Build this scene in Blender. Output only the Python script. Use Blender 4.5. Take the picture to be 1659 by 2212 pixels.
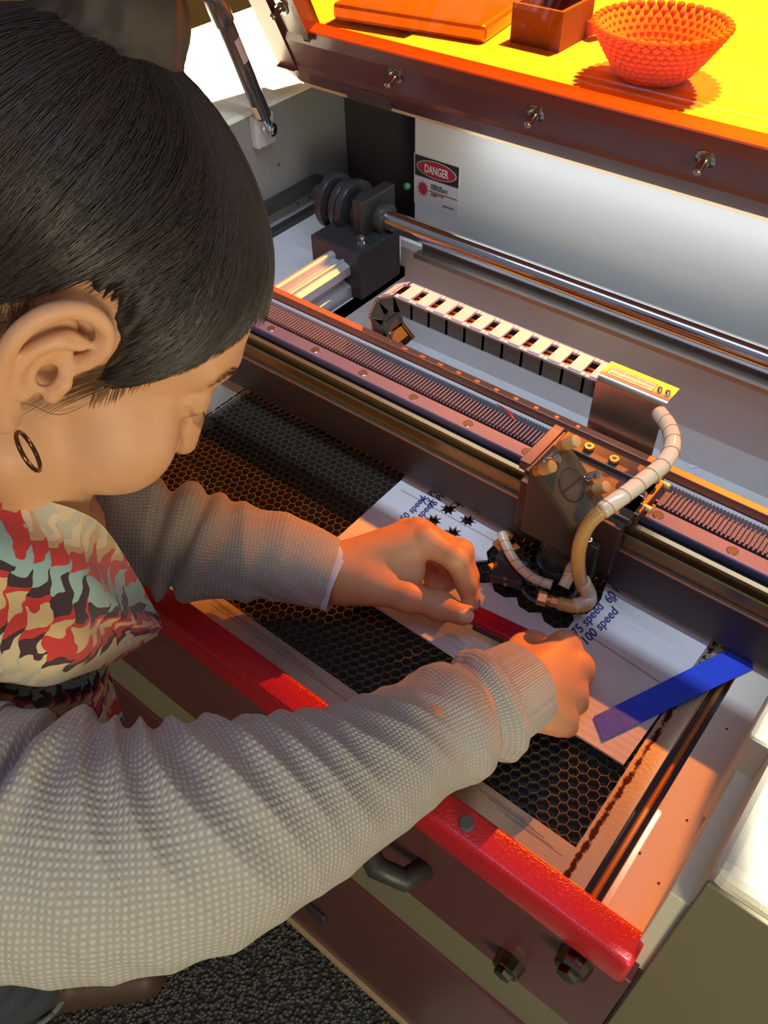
import bpy, bmesh, math, random
import numpy as np
from mathutils import Vector, Matrix, noise
random.seed(4); RNG = np.random.default_rng(4)
for _o in list(bpy.data.objects): bpy.data.objects.remove(_o)
SC = bpy.context.scene; COL = SC.collection
PI = math.pi
# ------------------------------------------------------------------ camera
CX, CY, FPX = 829.5, 1106.0, 1807.5751
CAM = np.array([0.0, 0.0, 1.4655])
RM = np.array([[.77851681, -.44360352, .44399041], [.62719559, .57600483, -.52425578], [-.02317891, .68661077, .72665562]])
cd = bpy.data.cameras.new('camera'); cam = bpy.data.objects.new('camera', cd); COL.objects.link(cam)
M = Matrix([list(RM[0]) + [CAM[0]], list(RM[1]) + [CAM[1]], list(RM[2]) + [CAM[2]], [0, 0, 0, 1]])
cam.matrix_world = M
cd.sensor_fit = 'VERTICAL'; cd.sensor_height = 36.0; cd.lens = 36.0 * FPX / 2212.0
cd.clip_start = 0.02; cd.clip_end = 50
SC.camera = cam
# ------------------------------------------------------------------ world, lamps, exposure
SC.view_settings.view_transform = 'Standard'; SC.view_settings.look = 'None'
SC.view_settings.exposure = 0.0; SC.view_settings.gamma = 1.0; SC.view_settings.use_curve_mapping = False
W = bpy.data.worlds.new('room_air'); SC.world = W; W.use_nodes = True
wn, wl = W.node_tree.nodes, W.node_tree.links
bg = wn['Background']; tc = wn.new('ShaderNodeTexCoord'); sp = wn.new('ShaderNodeSeparateXYZ'); rp = wn.new('ShaderNodeValToRGB')
mr = wn.new('ShaderNodeMapRange'); mr.inputs[1].default_value = -1; mr.inputs[2].default_value = 1
wl.new(tc.outputs['Generated'], sp.inputs[0]); wl.new(sp.outputs[2], mr.inputs[0]); wl.new(mr.outputs[0], rp.inputs[0]); wl.new(rp.outputs[0], bg.inputs[0])
cr = rp.color_ramp; cr.elements[0].position = 0.30; cr.elements[0].color = (.36, .35, .32, 1)
cr.elements[1].position = 0.85; cr.elements[1].color = (.50, .53, .68, 1)
e_ = cr.elements.new(0.52); e_.color = (.42, .41, .39, 1)
bg.inputs[1].default_value = 0.30

def lamp(kind, name, loc, target, power, color, **kw):
    l = bpy.data.lights.new(name, kind); o = bpy.data.objects.new(name, l); COL.objects.link(o)
    o.location = loc; d = Vector(target) - Vector(loc); o.rotation_euler = d.to_track_quat('-Z', 'Y').to_euler()
    l.energy = power; l.color = color
    for k, v in kw.items(): setattr(l, k, v)
    return o
# warm lamp high behind the machine: shines on the decks and through the orange lid
lamp('SPOT', 'warm_ceiling_spot', (-.30, 2.35, 2.30), (-.32, .60, .98), 800, (1.0, .88, .66), spot_size=math.radians(56), spot_blend=.2, shadow_soft_size=.018)
# added spot that brightens the rear deck behind the lid
lamp('SPOT', 'rear_fill_spot', (-.55, 1.50, 2.05), (-.62, 1.15, 1.05), 620, (1.0, .93, .80), spot_size=math.radians(62), spot_blend=.3, shadow_soft_size=.03)
# strip lamp inside the machine under the back lip
lamp('AREA', 'machine_strip_lamp', (-.26, .815, 1.052), (-.26, .87, .93), .26, (.84, .93, 1.0), shape='RECTANGLE', size=.60, size_y=.02)
# cool overhead light; its tube form and the housing that cuts it are added
lamp('AREA', 'cool_overhead_light', (-.30, .450, 1.86), (-.30, .450, .9), 7.5, (.64, .78, 1.0), shape='RECTANGLE', size=1.1, size_y=.008)
# added spot that brightens the right-hand deck from above
lamp('SPOT', 'deck_fill_spot', (.33, .30, 2.2), (.305, .335, 1.05), 430, (1.0, .97, .86), spot_size=math.radians(28), spot_blend=.1, shadow_soft_size=.02)
# added cool fill from above, tints the sleeve tops
lamp('AREA', 'cool_fill_light', (.05, -.15, 2.45), (-.25, .12, 1.0), 3.2, (.50, .56, 1.0), shape='DISK', size=.5)
# added warm fill from the right, lifts the sleeves and face
lamp('AREA', 'warm_fill_light', (1.25, -.85, 1.46), (-.25, .1, 1.08), 20, (1.0, .90, .60), shape='DISK', size=.7)

# ------------------------------------------------------------------ helpers
def ray(p): return RM @ np.array([p[0] - CX, -(p[1] - CY), -FPX])
def onZ(p, z): r = ray(p); return CAM + r * ((z - CAM[2]) / r[2])
def onY(p, y): r = ray(p); return CAM + r * ((y - CAM[1]) / r[1])
def dep(p, d): return CAM + ray(p) / FPX * d
def V(a): return Vector((float(a[0]), float(a[1]), float(a[2])))
def lin(c):
    c = c / 255.0
    return c / 12.92 if c <= .04045 else ((c + .055) / 1.055) ** 2.4
def C3(r, g, b): return (lin(r), lin(g), lin(b), 1)

def mat(name, col, rough=.5, metal=0.0, bump=0, bscale=200, var=0, vscale=20, coat=0, trans=0, spec=None, sheen=0):
    m = bpy.data.materials.new(name); m.use_nodes = True; n, l = m.node_tree.nodes, m.node_tree.links
    b = n['Principled BSDF']; b.inputs['Roughness'].default_value = rough; b.inputs['Metallic'].default_value = metal
    b.inputs['Base Color'].default_value = col
    if coat: b.inputs['Coat Weight'].default_value = coat; b.inputs['Coat Roughness'].default_value = .12
    if trans: b.inputs['Transmission Weight'].default_value = trans
    if sheen: b.inputs['Sheen Weight'].default_value = sheen
    if spec is not None: b.inputs['Specular IOR Level'].default_value = spec
    g = n.new('ShaderNodeTexCoord')
    if var:
        t = n.new('ShaderNodeTexNoise'); t.inputs['Scale'].default_value = vscale; t.inputs['Detail'].default_value = 4
        l.new(g.outputs['Object'], t.inputs['Vector'])
        x = n.new('ShaderNodeMix'); x.data_type = 'RGBA'; x.inputs[6].default_value = tuple(c * (1 - var) for c in col[:3]) + (1,)
        x.inputs[7].default_value = tuple(min(1, c * (1 + var)) for c in col[:3]) + (1,)
        l.new(t.outputs['Fac'], x.inputs[0]); l.new(x.outputs[2], b.inputs['Base Color'])
    if bump:
        t = n.new('ShaderNodeTexNoise'); t.inputs['Scale'].default_value = bscale; t.inputs['Detail'].default_value = 2
        l.new(g.outputs['Object'], t.inputs['Vector'])
        u = n.new('ShaderNodeBump'); u.inputs['Strength'].default_value = bump; u.inputs['Distance'].default_value = .001
        l.new(t.outputs['Fac'], u.inputs['Height']); l.new(u.outputs[0], b.inputs['Normal'])
    return m

def link(name, me, m=None, parent=None):
    o = bpy.data.objects.new(name, me); COL.objects.link(o)
    if m is not None:
        for mm in (m if isinstance(m, (list, tuple)) else [m]): me.materials.append(mm)
    if parent is not None:
        o.parent = parent
        o.matrix_parent_inverse = WM(parent).inverted()
    return o
def WM(o):
    mb = Matrix.LocRotScale(o.location, o.rotation_euler, o.scale)
    return (WM(o.parent) @ o.matrix_parent_inverse @ mb) if o.parent else mb
def tag(o, label=None, cat=None, group=None, kind=None):
    if label: o['label'] = label
    if cat: o['category'] = cat
    if group: o['group'] = group
    if kind: o['kind'] = kind
    return o
def empty(name, loc, label, cat, group=None):
    o = bpy.data.objects.new(name, None); COL.objects.link(o); o.location = loc; o.empty_display_size = .02
    return tag(o, label, cat, group)

class B:
    """a bmesh that collects shapes for ONE object"""
    def __init__(s): s.bm = bmesh.new()
    def box(s, x0, x1, y0, y1, z0, z1, bev=0, seg=2, mi=0):
        r = bmesh.ops.create_cube(s.bm, size=1.0)
        vs = r['verts']
        for v in vs:
            v.co = Vector(((x0 + x1) / 2 + v.co.x * (x1 - x0), (y0 + y1) / 2 + v.co.y * (y1 - y0), (z0 + z1) / 2 + v.co.z * (z1 - z0)))
        s._fin(vs, bev, seg, mi); return s
    def _fin(s, vs, bev, seg, mi):
        fs = set(f for v in vs for f in v.link_faces)
        for f in fs: f.material_index = mi
        if bev:
            es = list(set(e for v in vs for e in v.link_edges))
            r = bmesh.ops.bevel(s.bm, geom=es, offset=bev, segments=seg, profile=.5, affect='EDGES')
            for f in r['faces']: f.material_index = mi
    def obox(s, c, ax, ay, az, bev=0, seg=2, mi=0):
        """oriented box: centre and three half-axis vectors"""
        r = bmesh.ops.create_cube(s.bm, size=2.0); c = V(c); ax, ay, az = V(ax), V(ay), V(az)
        for v in r['verts']: v.co = c + ax * v.co.x + ay * v.co.y + az * v.co.z
        s._fin(r['verts'], bev, seg, mi); return s
    def cyl(s, a, b, r0, r1=None, n=24, mi=0, cap=True, bev=0):
        a, b = V(a), V(b); r1 = r0 if r1 is None else r1; d = b - a
        q = d.to_track_quat('Z', 'Y').to_matrix().to_4x4(); q.translation = (a + b) / 2
        r = bmesh.ops.create_cone(s.bm, cap_ends=cap, segments=n, radius1=r0, radius2=r1, depth=d.length, matrix=q)
        fs = set(f for v in r['verts'] for f in v.link_faces)
        for f in fs: f.material_index = mi
        if bev:
            es = [e for e in set(e for v in r['verts'] for e in v.link_edges) if any(len(f.verts) > 4 for f in e.link_faces)]
            rr = bmesh.ops.bevel(s.bm, geom=es, offset=bev, segments=2, profile=.5, affect='EDGES')
            for f in rr['faces']: f.material_index = mi
        return s
    def sph(s, c, r, sc=(1, 1, 1), n=16, mi=0):
        q = Matrix.Translation(V(c)) @ Matrix.Diagonal((sc[0], sc[1], sc[2], 1))
        rr = bmesh.ops.create_uvsphere(s.bm, u_segments=n, v_segments=n // 2 + 2, radius=r, matrix=q)
        for f in set(f for v in rr['verts'] for f in v.link_faces): f.material_index = mi
        return s
    def sweep(s, pts, rad, n=12, mi=0, prof=None):
        """tube along points; rad number or list"""
        P = [V(p) for p in pts]; N = len(P); rad = [rad] * N if not hasattr(rad, '__len__') else rad
        t0 = (P[1] - P[0]).normalized(); up = Vector((0, 0, 1)) if abs(t0.z) < .9 else Vector((1, 0, 0))
        u = t0.cross(up).normalized(); rings = []
        for i in range(N):
            t = (P[min(i + 1, N - 1)] - P[max(i - 1, 0)]).normalized()
            u = (u - t * u.dot(t)).normalized(); w = t.cross(u)
            rings.append([s.bm.verts.new(P[i] + (u * math.cos(a) + w * math.sin(a)) * rad[i]) for a in [2 * PI * k / n for k in range(n)]])
        for i in range(N - 1):
            for k in range(n):
                f = s.bm.faces.new((rings[i][k], rings[i][(k + 1) % n], rings[i + 1][(k + 1) % n], rings[i + 1][k])); f.material_index = mi
        for rg, fl in ((rings[0], True), (rings[-1], False)):
            f = s.bm.faces.new(rg[::-1] if fl else rg); f.material_index = mi
        return s
    def prism(s, poly, x0, x1, axis='X', mi=0, bev=0):
        """polygon (two coordinates) extruded along an axis"""
        def mk(a, b, t): return {'X': (t, a, b), 'Y': (a, t, b), 'Z': (a, b, t)}[axis]
        A = [s.bm.verts.new(mk(a, b, x0)) for a, b in poly]; Bv = [s.bm.verts.new(mk(a, b, x1)) for a, b in poly]
        n = len(poly); fs = [s.bm.faces.new(A), s.bm.faces.new(Bv[::-1])]
        for i in range(n): fs.append(s.bm.faces.new((A[i], Bv[i], Bv[(i + 1) % n], A[(i + 1) % n])))
        for f in fs: f.material_index = mi
        bmesh.ops.recalc_face_normals(s.bm, faces=fs)
        if bev: s._fin(A + Bv, bev, 2, mi)
        return s
    def quad(s, pts, mi=0):
        f = s.bm.faces.new([s.bm.verts.new(V(p)) for p in pts]); f.material_index = mi; return s
    def build(s, name, m=None, parent=None, smooth=None, rec=True):
        if rec: bmesh.ops.recalc_face_normals(s.bm, faces=s.bm.faces[:])
        me = bpy.data.meshes.new(name); s.bm.to_mesh(me); s.bm.free()
        if smooth is not None:
            me.shade_smooth()
            if smooth < 180:
                try: me.set_sharp_from_angle(angle=math.radians(smooth))
                except Exception: pass
        return link(name, me, m, parent)
def smooth_pts(P, k=6):
    """Catmull-Rom through the points"""
    P = [np.array(p, float) for p in P]; P = [2 * P[0] - P[1]] + P + [2 * P[-1] - P[-2]]; out = []
    for i in range(1, len(P) - 2):
        a, b, c, d = P[i - 1:i + 3]
        for j in range(k):
            t = j / k
            out.append(.5 * (2 * b + (c - a) * t + (2 * a - 5 * b + 4 * c - d) * t * t + (3 * b - a - 3 * c + d) * t ** 3))
    out.append(P[-2]); return out
def text_mesh(name, body, size, mtx, m, parent, extrude=.0001, offset=0, sx=1, shear=0, font=None, align='LEFT'):
    cu = bpy.data.curves.new(name, 'FONT'); cu.body = body; cu.size = size; cu.extrude = extrude; cu.offset = offset; cu.shear = shear
    cu.align_x = align; cu.resolution_u = 3
    o = bpy.data.objects.new('tmp', cu); COL.objects.link(o)
    bpy.context.view_layer.update()
    dg = bpy.context.evaluated_depsgraph_get(); me = bpy.data.meshes.new_from_object(o.evaluated_get(dg))
    bpy.data.objects.remove(o); bpy.data.curves.remove(cu)
    me.transform(Matrix.Diagonal((sx, 1, 1, 1))); me.transform(mtx); me.materials.clear(); me.name = name
    return link(name, me, m, parent)
def flat_fill(name, loops, z0, thick, m, parent=None):
    """outline with holes in the XY plane, extruded to a real thickness"""
    cu = bpy.data.curves.new(name, 'CURVE'); cu.dimensions = '2D'; cu.fill_mode = 'BOTH'; cu.extrude = thick / 2
    for L in loops:
        s = cu.splines.new('POLY'); s.points.add(len(L) - 1); s.use_cyclic_u = True
        for i, p in enumerate(L): s.points[i].co = (p[0], p[1], 0, 1)
    o = bpy.data.objects.new('tmp', cu); COL.objects.link(o); bpy.context.view_layer.update()
    dg = bpy.context.evaluated_depsgraph_get(); me = bpy.data.meshes.new_from_object(o.evaluated_get(dg))
    bpy.data.objects.remove(o); bpy.data.curves.remove(cu)
    me.transform(Matrix.Translation((0, 0, z0 + thick / 2))); me.name = name
    return link(name, me, m, parent)

# ------------------------------------------------------------------ materials
cream = mat('cream_powder_coat', C3(232, 226, 200), .45, bump=.25, bscale=900)
greywhite = mat('pale_grey_paint', C3(205, 208, 205), .5, bump=.15, bscale=700, var=.04)
darkgrey = mat('dark_grey_paint', C3(86, 82, 78), .6, bump=.2, bscale=600)
black = mat('black_anodised', C3(54, 52, 50), .45, var=.1)
deepblack = mat('deep_black_casting', C3(40, 40, 42), .5)
blackm = mat('matt_black', C3(84, 84, 84), .8)
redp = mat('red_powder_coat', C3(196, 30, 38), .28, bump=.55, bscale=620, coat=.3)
reddark = mat('red_lid_shaded', C3(98, 56, 58), .30, coat=.4)  # lid red with the shade of its downward face painted in
redfront = mat('red_front_shaded', C3(104, 58, 58), .4, coat=.2)  # red paint darkened and greyed to carry the shade on the front
olive = mat('cream_band_shaded', C3(132, 124, 98), .55, bump=.2, bscale=800)  # cream paint with the front's shade mixed into its colour
alu = mat('brushed_aluminium', C3(205, 208, 212), .36, .6, bump=.12, bscale=300, var=.06, vscale=60)
steel = mat('polished_steel', C3(215, 218, 225), .14, 1.0)
railsteel = mat('ground_rail_steel', C3(84, 86, 122), .48, .35, var=.12, vscale=40)  # blue-violet of the cool light mixed into the steel colour
gunmetal = mat('gunmetal_aluminium', C3(150, 135, 130), .33, .85, bump=.1, bscale=300)
brass = mat('brass', C3(232, 196, 128), .38, .55)
copper = mat('warm_brass', C3(222, 146, 86), .32, .75)
rubber = mat('rubber_belt', C3(98, 90, 102), .55)
hosem = mat('spiral_hose_plastic', C3(235, 222, 190), .22, trans=.25, coat=.3)
hosey = mat('amber_hose', C3(226, 184, 108), .3, trans=.3)
white = mat('white_plastic', C3(225, 225, 225), .5)
# ------------------------------------------------------------------ room
def floor_mat():
    m = mat('dark_loop_carpet', C3(70, 70, 66), .95); n, l = m.node_tree.nodes, m.node_tree.links; b = n['Principled BSDF']
    g = n['Texture Coordinate'] if 'Texture Coordinate' in n else n.new('ShaderNodeTexCoord')
    v = n.new('ShaderNodeTexVoronoi'); v.inputs['Scale'].default_value = 170; l.new(g.outputs['Object'], v.inputs['Vector'])
    r = n.new('ShaderNodeValToRGB'); r.color_ramp.elements[0].color = C3(150, 150, 138); r.color_ramp.elements[1].color = C3(58, 58, 56); r.color_ramp.elements[1].position = .62
    l.new(v.outputs['Distance'], r.inputs[0]); l.new(r.outputs[0], b.inputs['Base Color'])
    u = n.new('ShaderNodeBump'); u.inputs['Distance'].default_value = .006; u.invert = True; l.new(v.outputs['Distance'], u.inputs['Height']); l.new(u.outputs[0], b.inputs['Normal'])
    return m
tag(B().box(-2.4, 2.4, -2.4, 3.0, -.05, 0).build('floor', floor_mat()), 'dark grey looped carpet floor', 'floor', kind='structure')
wallm = mat('golden_wall_paint', C3(224, 186, 104), .8, var=.05, vscale=3)
tag(B().box(-2.45, -2.4, -2.4, 3.0, 0, 2.7).build('wall_left', wallm), 'golden yellow painted wall left of the machine', 'wall', kind='structure')
tag(B().box(-2.4, 2.4, 3.0, 3.05, 0, 2.7).build('wall_back', wallm), 'golden yellow painted wall behind the machine', 'wall', kind='structure')

# ------------------------------------------------------------------ laser cutter body
LC = empty('laser_cutter', (-.4, .65, 0), 'large red and cream laser cutter with its orange lid propped open', 'laser cutter')
XL, XR = -.82, .012      # inner side walls
YB = .86                 # inner back wall
ZD = 1.05                # deck height
b = B()
b.box(-1.13, XL, .212, 1.55, .25, ZD, bev=.006)                                      # left housing
b.build('left_housing', cream, LC)
b = B(); b.box(.020, .62, .212, 1.55, .12, ZD, bev=.008, seg=3)
b.box(.006, .022, .30, YB, .93, ZD - .012, bev=.003)                                   # thicker wall behind the step
b.box(.010, .022, .212, .31, .88, 1.00, bev=.001)
b.build('right_housing', cream, LC)
B().box(.0215, .62, .2095, .2125, .12, ZD - .012, bev=.001).build('housing_front_shade', mat('cream_front_shaded', C3(126, 119, 92), .6), LC)  # thin sheet added over the cream front; its dark tone paints shade
B().box(.062, .5, .255, .60, ZD, ZD + .0035, bev=.0015).build('control_panel', mat('pale_control_panel', C3(226, 226, 196), .5), LC)
b = B(); b.box(XL, .022, YB + .075, 1.55, .70, ZD + .006, bev=.003); b.box(XL, .022, YB + .019, YB + .08, ZD - .004, ZD + .006); b.build('rear_deck', cream, LC)
b = B(); b.box(XL - .004, .03, YB - .022, YB + .03, ZD + .001, ZD + .008, bev=.002); b.build('back_lip', mat('beige_edge', C3(214, 190, 150), .5), LC)
b = B(); b.box(-.655, .02, YB, YB + .018, .79, ZD); b.build('back_panel', mat('white_back_panel', C3(212, 214, 216), .42, bump=.1, bscale=500), LC)
b = B(); b.box(XL, -.655, YB + .05, YB + .07, .76, ZD); b.box(-.657, -.655, YB, YB + .06, .78, ZD); b.build('dark_recess', mat('recess_shade', C3(50, 50, 52), .9), LC)  # near-black boards paint the shade of the gap beside the back panel
# inner left wall, tray
b = B(); b.box(XL - .002, XL + .0015, .22, YB + .05, .78, ZD - .004); b.build('inner_side_wall', mat('grey_inner_wall', C3(128, 130, 130), .5), LC)
b = B(); b.box(XL, -.598, .22, YB, .885, .898); b.box(-.604, -.598, .22, .77, .79, .898); b.box(-.604, .01, .22, .77, .782, .79)
b.build('tray', greywhite, LC)
b = B(); b.box(-.604, .012, .764, .772, .79, .935); b.build('tray_back_wall', greywhite, LC)
b = B()
for z_, x_ in ((.955, XL + .005), (.925, XL + .02)): b.box(x_, x_ + .012, .30, .84, z_ - .035, z_ - .02)
b.build('side_track', black, LC)
# front of the machine
b = B(); b.box(-1.02, .014, .194, .218, .884, .920, bev=.004, seg=4); b.build('front_rail', redp, LC, smooth=50)
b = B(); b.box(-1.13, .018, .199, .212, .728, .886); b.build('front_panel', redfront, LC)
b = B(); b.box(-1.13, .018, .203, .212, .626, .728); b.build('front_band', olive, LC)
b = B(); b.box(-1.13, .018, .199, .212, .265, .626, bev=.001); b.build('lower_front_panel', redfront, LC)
b = B(); b.box(-1.13, .03, .194, .214, .255, .266); b.build('bottom_trim', mat('beige_trim', C3(190, 160, 120), .5), LC)
b = B(); b.box(-1.13, .62, .23, 1.5, .03, .25); b.build('plinth', blackm, LC)
p = onZ((1008, 1778), .922); B().cyl((p[0], p[1], .90), (p[0], p[1], .924), .0052, n=24, bev=.0008).build('rubber_stop', blackm, LC)
# screw heads on the front panel
for (x, z) in ((-.0155, .862), (-.056, .766)):
    b = B(); b.cyl((x, .200, z), (x, .188, z), .0125, .011, n=12, bev=.001); b.cyl((x, .189, z), (x, .184, z), .0075, n=6)
    o = b.build('faceted_knob', mat('dark_chrome', C3(130, 125, 110), .12, 1.0), LC)
b = B(); b.sweep([(-.192, .199, .835), (-.185, .180, .832), (-.165, .172, .826), (-.145, .180, .818), (-.138, .199, .815)], .009, n=14); b.build('panel_handle', black, LC, smooth=180)
x0 = onY((690, 1975), .197); B().box(x0[0] - .02, x0[0] + .012, .192, .2, x0[2] - .012, x0[2] + .012, bev=.004).build('panel_latch', black, LC)

# side strip right of the bed, with the groove
b = B(); b.box(-.0185, .0112, .217, .50, .885, .905, bev=.0006); b.build('side_strip', mat('cream_side_strip', C3(226, 216, 196), .45, bump=.2, bscale=700, var=.03), LC)
b = B(); b.box(-.031, -.018, .217, .50, .878, .884); b.build('groove', blackm, LC)
b = B(); b.cyl((-.0245, .219, .8965), (-.0245, .50, .8965), .0022, n=10); b.build('groove_rod', copper, LC, smooth=60)

# ------------------------------------------------------------------ honeycomb table
HT = empty('honeycomb_table', (-.31, .35, .885), 'honeycomb cutting table with scorched aluminium frame inside the machine', 'cutting table')
def frame_mat():
    m = mat('scorched_aluminium', C3(218, 208, 188), .30, .75, bump=.1, bscale=400); n, l = m.node_tree.nodes, m.node_tree.links; b = n['Principled BSDF']
    g = n.new('ShaderNodeTexCoord'); s = n.new('ShaderNodeSeparateXYZ'); l.new(g.outputs['Object'], s.inputs[0])
    t = n.new('ShaderNodeTexNoise'); t.inputs['Scale'].default_value = 170; t.inputs['Detail'].default_value = 5; t.inputs['Roughness'].default_value = .7
    l.new(g.outputs['Object'], t.inputs['Vector'])
    def band(c, w, ax):   # 1 near coordinate c
        a = n.new('ShaderNodeMath'); a.operation = 'SUBTRACT'; l.new(s.outputs[ax], a.inputs[0]); a.inputs[1].default_value = c
        q = n.new('ShaderNodeMath'); q.operation = 'ABSOLUTE'; l.new(a.outputs[0], q.inputs[0])
        r = n.new('ShaderNodeMapRange'); l.new(q.outputs[0], r.inputs[0]); r.inputs[1].default_value = 0; r.inputs[2].default_value = w; r.inputs[3].default_value = 1; r.inputs[4].default_value = 0
        return r
    r1 = band(-.0445, .006, 0); r2 = band(-.5785, .005, 0)
    mx = n.new('ShaderNodeMath'); mx.operation = 'MAXIMUM'; l.new(r1.outputs[0], mx.inputs[0]); l.new(r2.outputs[0], mx.inputs[1])
    ad = n.new('ShaderNodeMath'); ad.operation = 'MULTIPLY'; l.new(mx.outputs[0], ad.inputs[0]); l.new(t.outputs['Fac'], ad.inputs[1])
    th = n.new('ShaderNodeMapRange'); l.new(ad.outputs[0], th.inputs[0]); th.inputs[1].default_value = .30; th.inputs[2].default_value = .42
    x = n.new('ShaderNodeMix'); x.data_type = 'RGBA'; x.inputs[6].default_value = C3(218, 208, 188); x.inputs[7].default_value = C3(88, 42, 26)
    l.new(th.outputs[0], x.inputs[0]); l.new(x.outputs[2], b.inputs['Base Color'])
    return m
fm = frame_mat()
b = B()
b.prism([(-.388 - .222, .2185), (-.031, .2185), (-.049, .2445), (-.576, .2445)], .889, .902, 'Z')
b.build('front_frame', fm, HT)
B().prism([(-.031, .2185), (-.031, .52), (-.049, .50), (-.049, .2445)], .889, .902, 'Z').build('right_frame', fm, HT)
B().prism([(-.610, .2185), (-.576, .2445), (-.576, .50), (-.610, .52)], .889, .902, 'Z').build('left_frame', fm, HT)
# scratches beside the front frame edge
b = B(); b2 = B()
for k in range(5):
    y = .2395 - .0012 * k - random.random() * .0008; xa = -.40 + .03 * random.random(); xb = -.30 + .02 * k
    b.box(xa, xb, y - .00012, y + .00012, .9018, .90215)
    xa = -.13 + .008 * k; b2.box(xa, xa + .045, y - .00012, y + .00012, .9018, .90215)
_sm = mat('dark_scratch', C3(80, 66, 50), .7); b.build('scratch_marks', _sm, HT)['kind'] = 'stuff'; b2.build('scratch_marks', _sm, HT)['kind'] = 'stuff'
# honeycomb foil: three walls per cell
b = B(); s = .0046; w = .00020; hx = s * math.sqrt(3)
def hexwall(p, q):
    d = np.array(q) - np.array(p); L = np.hypot(*d); nn = np.array([-d[1], d[0]]) / L * w
    za, zb = .8895, .8985
    P = [p + nn, q + nn, q - nn, p - nn]
    lo = [b.bm.verts.new((a[0], a[1], za)) for a in P]; hi = [b.bm.verts.new((a[0], a[1], zb)) for a in P]
    b.bm.faces.new(hi); b.bm.faces.new((lo[0], lo[1], hi[1], hi[0])); b.bm.faces.new((lo[2], lo[3], hi[3], hi[2]))
def jit(x, y):
    v = noise.noise_vector(Vector((x * 90, y * 90, 3))); return np.array([x + v.x * .0016, y + v.y * .0016])
nx = int(.527 / hx) + 1; ny = int(.256 / (1.5 * s)) + 1
for j in range(ny):
    for i in range(nx):
        cx = -.576 + hx * (i + (.5 if j % 2 else 0)); cy = .2445 + 1.5 * s * j
        c = [(cx + s * math.sin(a), cy + s * math.cos(a)) for a in [math.radians(60 * k) for k in range(6)]]
        c = [(min(-.049, max(-.576, a)), min(.50, max(.2445, d))) for a, d in c]
        J = [jit(*a) for a in c]
        for k in (0, 1, 5):
            if abs(c[k][0] - c[(k + 1) % 6][0]) + abs(c[k][1] - c[(k + 1) % 6][1]) > 1e-4: hexwall(J[k], J[(k + 1) % 6])
b.build('honeycomb', mat('honeycomb_foil', C3(140, 130, 108), .36, .7), HT, rec=False)
B().box(-.576, -.049, .2445, .50, .884, .8875).build('table_base', blackm, HT)

# ------------------------------------------------------------------ cardboard with star cut-outs and a big notch
def card_mat():
    m = mat('white_faced_cardboard', C3(206, 206, 204), .7); n, l = m.node_tree.nodes, m.node_tree.links; b = n['Principled BSDF']
    g = n.new('ShaderNodeTexCoord'); wv = n.new('ShaderNodeTexWave'); wv.bands_direction = 'Y'; wv.inputs['Scale'].default_value = 52; wv.inputs['Distortion'].default_value = .6
    l.new(g.outputs['Object'], wv.inputs['Vector'])
    u = n.new('ShaderNodeBump'); u.inputs['Strength'].default_value = .2; u.inputs['Distance'].default_value = .0006; l.new(wv.outputs['Fac'], u.inputs['Height']); l.new(u.outputs[0], b.inputs['Normal'])
    t = n.new('ShaderNodeTexNoise'); t.inputs['Scale'].default_value = 30; l.new(g.outputs['Object'], t.inputs['Vector'])
    x = n.new('ShaderNodeMix'); x.data_type = 'RGBA'; x.inputs[6].default_value = C3(196, 194, 188); x.inputs[7].default_value = C3(214, 214, 214)
    l.new(t.outputs['Fac'], x.inputs[0]); l.new(x.outputs[2], b.inputs['Base Color'])
    return m
CT = .9045
def q2(p): a = onZ(p, CT); return (a[0], a[1])
def r5(x, y): return (1000 + x * .1989, 1080 + y * .1989)
yb, yf = .468, .316
outl = [(-.356, yf), (-.356, yb)]
xs = q2(r5(625, 290))[0]
outl += [(xs, yb)]
hole = [(625, 300), (500, 310), (430, 370), (370, 450), (255, 565), (270, 655), (145, 665), (80, 720), (85, 800), (195, 905), (318, 900), (340, 990), (450, 1060), (583, 1060), (605, 1155), (715, 1225), (850, 1225), (880, 1320), (995, 1395), (1140, 1392), (1210, 1300), (1195, 1245), (1345, 1240), (1430, 1180), (1500, 1080), (1535, 965), (1562, 900), (1538, 800)]
outl += [q2(r5(*h)) for h in hole]
outl += [(q2(r5(1610, 795))[0], yb), (-.047, yb), (-.052, yf)]
stars = []
for (px, py) in ((968.6, 1099.8), (1010.6, 1124), (935.8, 1125), (977.8, 1151.6), (1001, 1077), (1040, 1099)):
    c = q2((px, py)); c = (c[0], min(c[1], yb - .0092)) if py < 1090 else c
    L = []
    for k in range(16):
        a = 2 * PI * k / 16 + .2; r = .0088 if k % 2 == 0 else .0044
        L.append((c[0] + r * math.cos(a), min(c[1] + r * math.sin(a), yb - .0003)))
    stars.append(L)
CB = flat_fill('cardboard_sheet', [outl] + stars, .9022, .0026, card_mat())
tag(CB, 'corrugated cardboard sheet with star cut-outs and blue pen notes on the cutting table', 'cardboard')
ink = mat('blue_pen_ink', C3(52, 56, 110), .6)
def note(body, px, size, dz=0, ang=None):
    a = onZ(px[0], CT + .0004); c = onZ(px[1], CT + .0004); d = c - a; an = math.atan2(d[1], d[0])
    mt = Matrix.Translation((a[0], a[1], CT + .00055)) @ Matrix.Rotation(an, 4, 'Z')
    text_mesh('handwriting', body, size, mt, ink, CB, extrude=.0001, offset=.00018, sx=1.0, shear=.25)
note('50 speed', ((874, 1128), (912, 1086)), .0098)
note('75 Power', ((918, 1092), (955, 1052)), .0098)
note('75 Power', ((934, 1100), (968, 1064)), .0098)
note('25 speed', ((892, 1138), (926, 1103)), .0098)
note('75 speed', ((1246, 1378), (1298, 1320)), .0112)
note('100 speed', ((1266, 1396), (1320, 1340)), .0112)
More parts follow.
